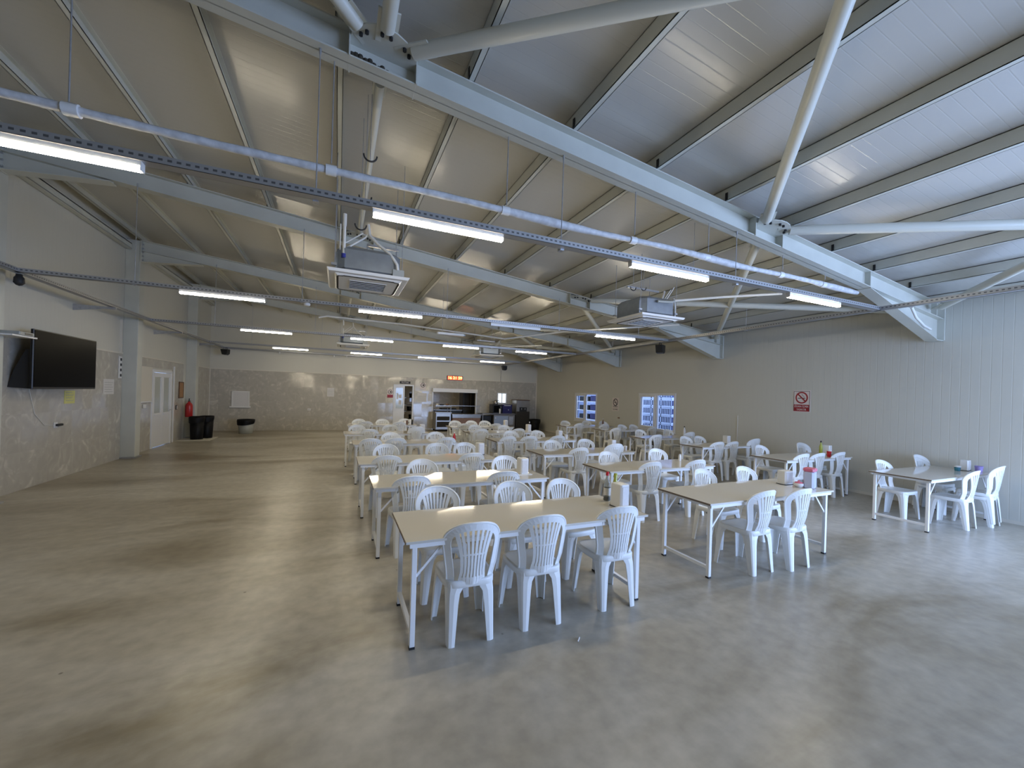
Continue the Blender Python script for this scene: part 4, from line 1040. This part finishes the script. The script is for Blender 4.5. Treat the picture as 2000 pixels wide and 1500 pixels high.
# LED clock
t = empty('digital_clock', 'red LED digital wall clock above the serving hatch', 'clock', (5.18, YB - .001, 2.49))
MB().rbox(-.39, .39, -.06, 0, -.105, .105, .015).build('casing', 'black', t)
MB().box(-.36, .36, -.063, -.06, -.085, .085).build('display', 'ledglow', t)
text_mesh('digits', '16 21 59', .19, 'led', t, onwall_y(0, -.066, 0), extrude=.002, width=.66)
# window_3 small bright window in the back wall
t = bpy.data.objects.new('window_3', None); COL.objects.link(t); t['kind'] = 'structure'; t.location = (0, YB, 0)
MB().box(7.42, 7.95, -.02, .1, 1.3, 1.35).box(7.42, 7.95, -.02, .1, 1.81, 1.86).box(7.42, 7.47, -.02, .1, 1.35, 1.81).box(7.9, 7.95, -.02, .1, 1.35, 1.81).box(7.67, 7.7, -.02, .1, 1.35, 1.81).build('frame', 'pvc', t)
MB().box(7.47, 7.9, .04, .045, 1.35, 1.81).build('pane', 'litwin', t)  # pane emits by itself, standing in for light from behind
# serving line
t = empty('serving_trolley', 'stainless heated serving trolley with a raised shelf, left before the hatch', 'trolley', (4.45, 18.35, 0))
MB().rbox(-.36, .36, -.32, .32, .08, .84, .02).build('body', 'stainless', t)
MB().box(-.3, .28, -.335, -.32, .5, .68).box(-.3, .28, -.335, -.32, .2, .44).build('opening', 'dark', t)  # dark panels on the front, shade of the recesses put into colour
MB().box(-.2, .2, -.33, -.322, .56, .6).build('plate_stack', 'white', t)
MB().box(-.38, .38, -.34, .34, .84, .87).build('worktop', 'stainless', t)
MB().box(-.37, .37, -.3, .3, 1.15, 1.18).build('upper_shelf', 'stainless', t)
for x in (-.35, .33):
    for y in (-.28, .28): MB().tube([(x, y, .87), (x, y, 1.15)], .014, 8).build('post', 'stainless', t)
for x in (-.3, .3):
    for y in (-.26, .26): MB().lathe([(.04, 0), (.04, .07)], x, y, 12).build('castor', 'rubber', t)
for k, (x, mt, r, h, lab) in enumerate(((4.2, 'white', .06, .06, 'white dish at the left end of the trolley shelf'), (4.42, 'black', .12, .05, 'dark tray on top of the trolley shelf'), (4.68, 'brown', .08, .08, 'brown pot at the right end of the trolley shelf'))):
    o = MB().lathe([(r * .7, 1.181), (r, 1.181 + h), (r * .93, 1.181 + h), (r * .65, 1.19)], x, 18.3, 16).build('serving_dish', mt); tag(o, lab, 'dish', 'dishes on the trolley shelf')
t = empty('serving_counter', 'long low stainless serving counter with a sneeze-guard rail before the hatch', 'counter', (5.55, 18.35, 0))
MB().rbox(-.68, .7, -.3, .3, .08, .66, .02).build('body', 'brown', t)
MB().box(-.7, .72, -.34, .34, .74, .79).box(-.68, .7, -.31, .31, .62, .74).build('worktop', 'stainless', t)
MB().box(-.7, .74, -.12, .12, 1.16, 1.185).build('upper_shelf', 'stainless', t)
for x in (-.68, .6, .7): MB().tube([(x, 0, .79), (x, 0, 1.16)], .014, 8).build('post', 'stainless', t)
for x in (-.6, .6): MB().box(x - .02, x + .02, -.25, .25, 0, .09).build('foot', 'rubber', t)
t = empty('drinks_table', 'stainless side table carrying the urn and dark boxes', 'table', (7.1, 18.35, 0))
MB().box(-.78, .95, -.32, .34, .80, .84).build('worktop', 'stainless', t)
for x in (-.75, .9):
    for y in (-.28, .3): MB().box(x - .02, x + .02, y - .02, y + .02, 0, .8).build('leg', 'stainless', t)
MB().box(-.72, -.22, -.25, .3, .3, .33).build('lower_shelf', 'stainless', t)
t = tag(MB().rbox(6.4, 6.85, 18.2, 18.6, .335, .72, .03).build('dark_crate', 'black'), 'dark box on the lower shelf of the side table', 'box')
t = empty('bottle_cooler', 'low blue-grey glass-fronted cooler under the side table', 'cooler', (7.45, 18.3, 0))
MB().rbox(-.55, .55, -.28, .3, .03, .78, .01).build('body', 'stainless', t)
MB().box(-.53, .2, -.295, -.28, .1, .72).build('door', 'bluepanel', t); MB().box(.24, .46, -.3, -.28, .3, .7).build('control_panel', 'galv', t); MB().box(-.48, -.45, -.31, -.295, .6, .66).build('handle', 'white', t)
t = empty('microwave_oven', 'black oven-like box on the left of the side table', 'oven', (7.12, 18.35, .841))
MB().rbox(-.26, .24, -.25, .25, 0, .44, .02).build('body', 'black', t); MB().box(-.2, .1, -.262, -.25, .06, .38).build('door', 'screen', t)
MB().lathe([(.02, 0), (.02, .012)], 0, 0, 10).build('knob', 'stainless', t).matrix_local = Matrix.Translation((.16, -.25, .3)) @ Matrix.Rotation(PI / 2, 4, 'X')
t = empty('navy_box', 'navy blue square appliance on the right of the side table', 'appliance', (7.64, 18.35, .841))
MB().rbox(-.25, .25, -.24, .25, 0, .44, .02).build('body', 'navy', t); MB().box(-.18, .16, -.25, -.24, .38, .4).build('trim_strip', 'white', t)
MB().lathe([(.025, 0), (.025, .012)], 0, 0, 12).build('knob', 'galv', t).matrix_local = Matrix.Translation((.05, -.24, .18)) @ Matrix.Rotation(PI / 2, 4, 'X')
t = empty('tea_urn', 'shiny steel kettle standing on the black box', 'kettle', (7.08, 18.3, 1.282))
MB().lathe([(.11, 0), (.12, .02), (.11, .14), (.06, .18), (.05, .2)], 0, 0, 18).build('body', 'stainless', t)
MB().tube([(.1, 0, .05), (.18, 0, .1), (.17, 0, .18), (.08, 0, .19)], .012, 8).build('handle', 'rubber', t); MB().tube([(-.1, 0, .08), (-.17, 0, .15)], .014, 8).build('spout', 'stainless', t)
t = empty('plastic_cup_tube', 'stack of white paper cups before the black box', 'cups', (7.22, 18.06, .841))
MB().lathe([(.035, 0), (.04, .22), (.035, .23)], 0, 0, 12).build('cups', 'white', t)
t = empty('water_dispenser', 'tall grey stainless water dispenser near the right rear corner', 'water dispenser', (8.5, 18.45, 0))
MB().rbox(-.37, .37, -.3, .3, 0, 1.5, .02).build('body', 'stainless', t)
MB().box(-.36, .36, -.31, -.3, 0, .95).build('lower_door', 'slot', t)
MB().box(-.2, .2, -.308, -.298, .95, 1.16).build('tap_recess', 'black', t)
for x in (-.09, .1): MB().tube([(x, -.32, 1.12), (x, -.32, 1.04)], .018, 8).build('tap', 'stainless', t)
MB().box(-.38, .38, -.31, .31, 1.5, 1.53).build('top', 'wood', t)
bin_(9.1, 18.0, .26, .55, 'black-bagged bin in the right rear corner beside the dispenser', 'bag', True)
o = tag(MB().tube([(7.55, 18.9, 2.4), (7.55, 18.9, 3.0)], .006, 6).build('conduit', 'rubber'), 'thin dark cable down the back wall under the far speaker', 'cable')
o = tag(MB().tube([(1.62, 2.42, .006), (1.66, 2.46, .006)], .005, 6).build('cigarette_end', 'paper'), 'white scrap lying on the floor before the nearest left table', 'litter')

# ------------------------------------------------------------------ light
w = bpy.data.worlds.new('World'); sc.world = w; w.use_nodes = True
bg = w.node_tree.nodes['Background']; bg.inputs['Color'].default_value = (.42, .60, 1.0, 1); bg.inputs['Strength'].default_value = 1.4
def area(name, loc, rot, sx, sy, power, col):
    l = bpy.data.lights.new(name, 'AREA'); l.shape = 'RECTANGLE'; l.size = sx; l.size_y = sy; l.energy = power; l.color = col
    o = bpy.data.objects.new(name, l); COL.objects.link(o); o.location = loc; o.rotation_euler = rot; return o
area('daylight_front_opening', (6.9, YF - .2, 1.55), (PI / 2, 0, 0), 4.5, 3.0, 580, (.42, .59, 1.0))
area('added_side_daylight', (XR + .2, -.75, 1.5), (PI / 2, 0, PI / 2), 4.0, 2.3, 430, (.40, .57, 1.0))  # added source, bluish light for the right foreground
area('added_kitchen_fill', (5.0, 20.5, 2.6), (0, 0, 0), 1.2, .3, 16, (1., .84, .62))  # unseen area light added to brighten the kitchen
area('yard_daylight', (11.6, 13.0, 3.3), (0, 0, 0), 3, 12, 750, (.6, .74, 1.0))

# ------------------------------------------------------------------ camera
cam = bpy.data.cameras.new('camera'); co = bpy.data.objects.new('camera', cam); COL.objects.link(co); sc.camera = co
yaw, rol = 0.408553481, 0.0307665549
fw = Vector((math.sin(yaw), math.cos(yaw), -.0007473)).normalized(); rt = Vector((math.cos(yaw), -math.sin(yaw), 0)); up = rt.cross(fw)
r2 = rt * math.cos(rol) + up * math.sin(rol); u2 = -rt * math.sin(rol) + up * math.cos(rol)
R = Matrix((r2, u2, -fw)).transposed().to_4x4()
co.matrix_world = Matrix.Translation((0, 0, 1.75)) @ R
cam.sensor_width = 36; cam.lens = 784.2 / 2000 * 36; cam.shift_y = 22.3 / 2000; cam.shift_x = .0003
cam.clip_start = .05
vs = sc.view_settings
sc.display_settings.display_device = 'sRGB'
vs.view_transform = 'Standard'; vs.look = 'None'; vs.gamma = 1; vs.use_curve_mapping = False; vs.exposure = 0
sc.cycles.use_denoising = True
sc.cycles.use_adaptive_sampling = True; sc.cycles.adaptive_threshold = .03
sc.cycles.max_bounces = 7; sc.cycles.diffuse_bounces = 4; sc.cycles.glossy_bounces = 4; sc.cycles.transmission_bounces = 6
sc.cycles.sample_clamp_indirect = 6
sc.cycles.caustics_reflective = False; sc.cycles.caustics_refractive = False
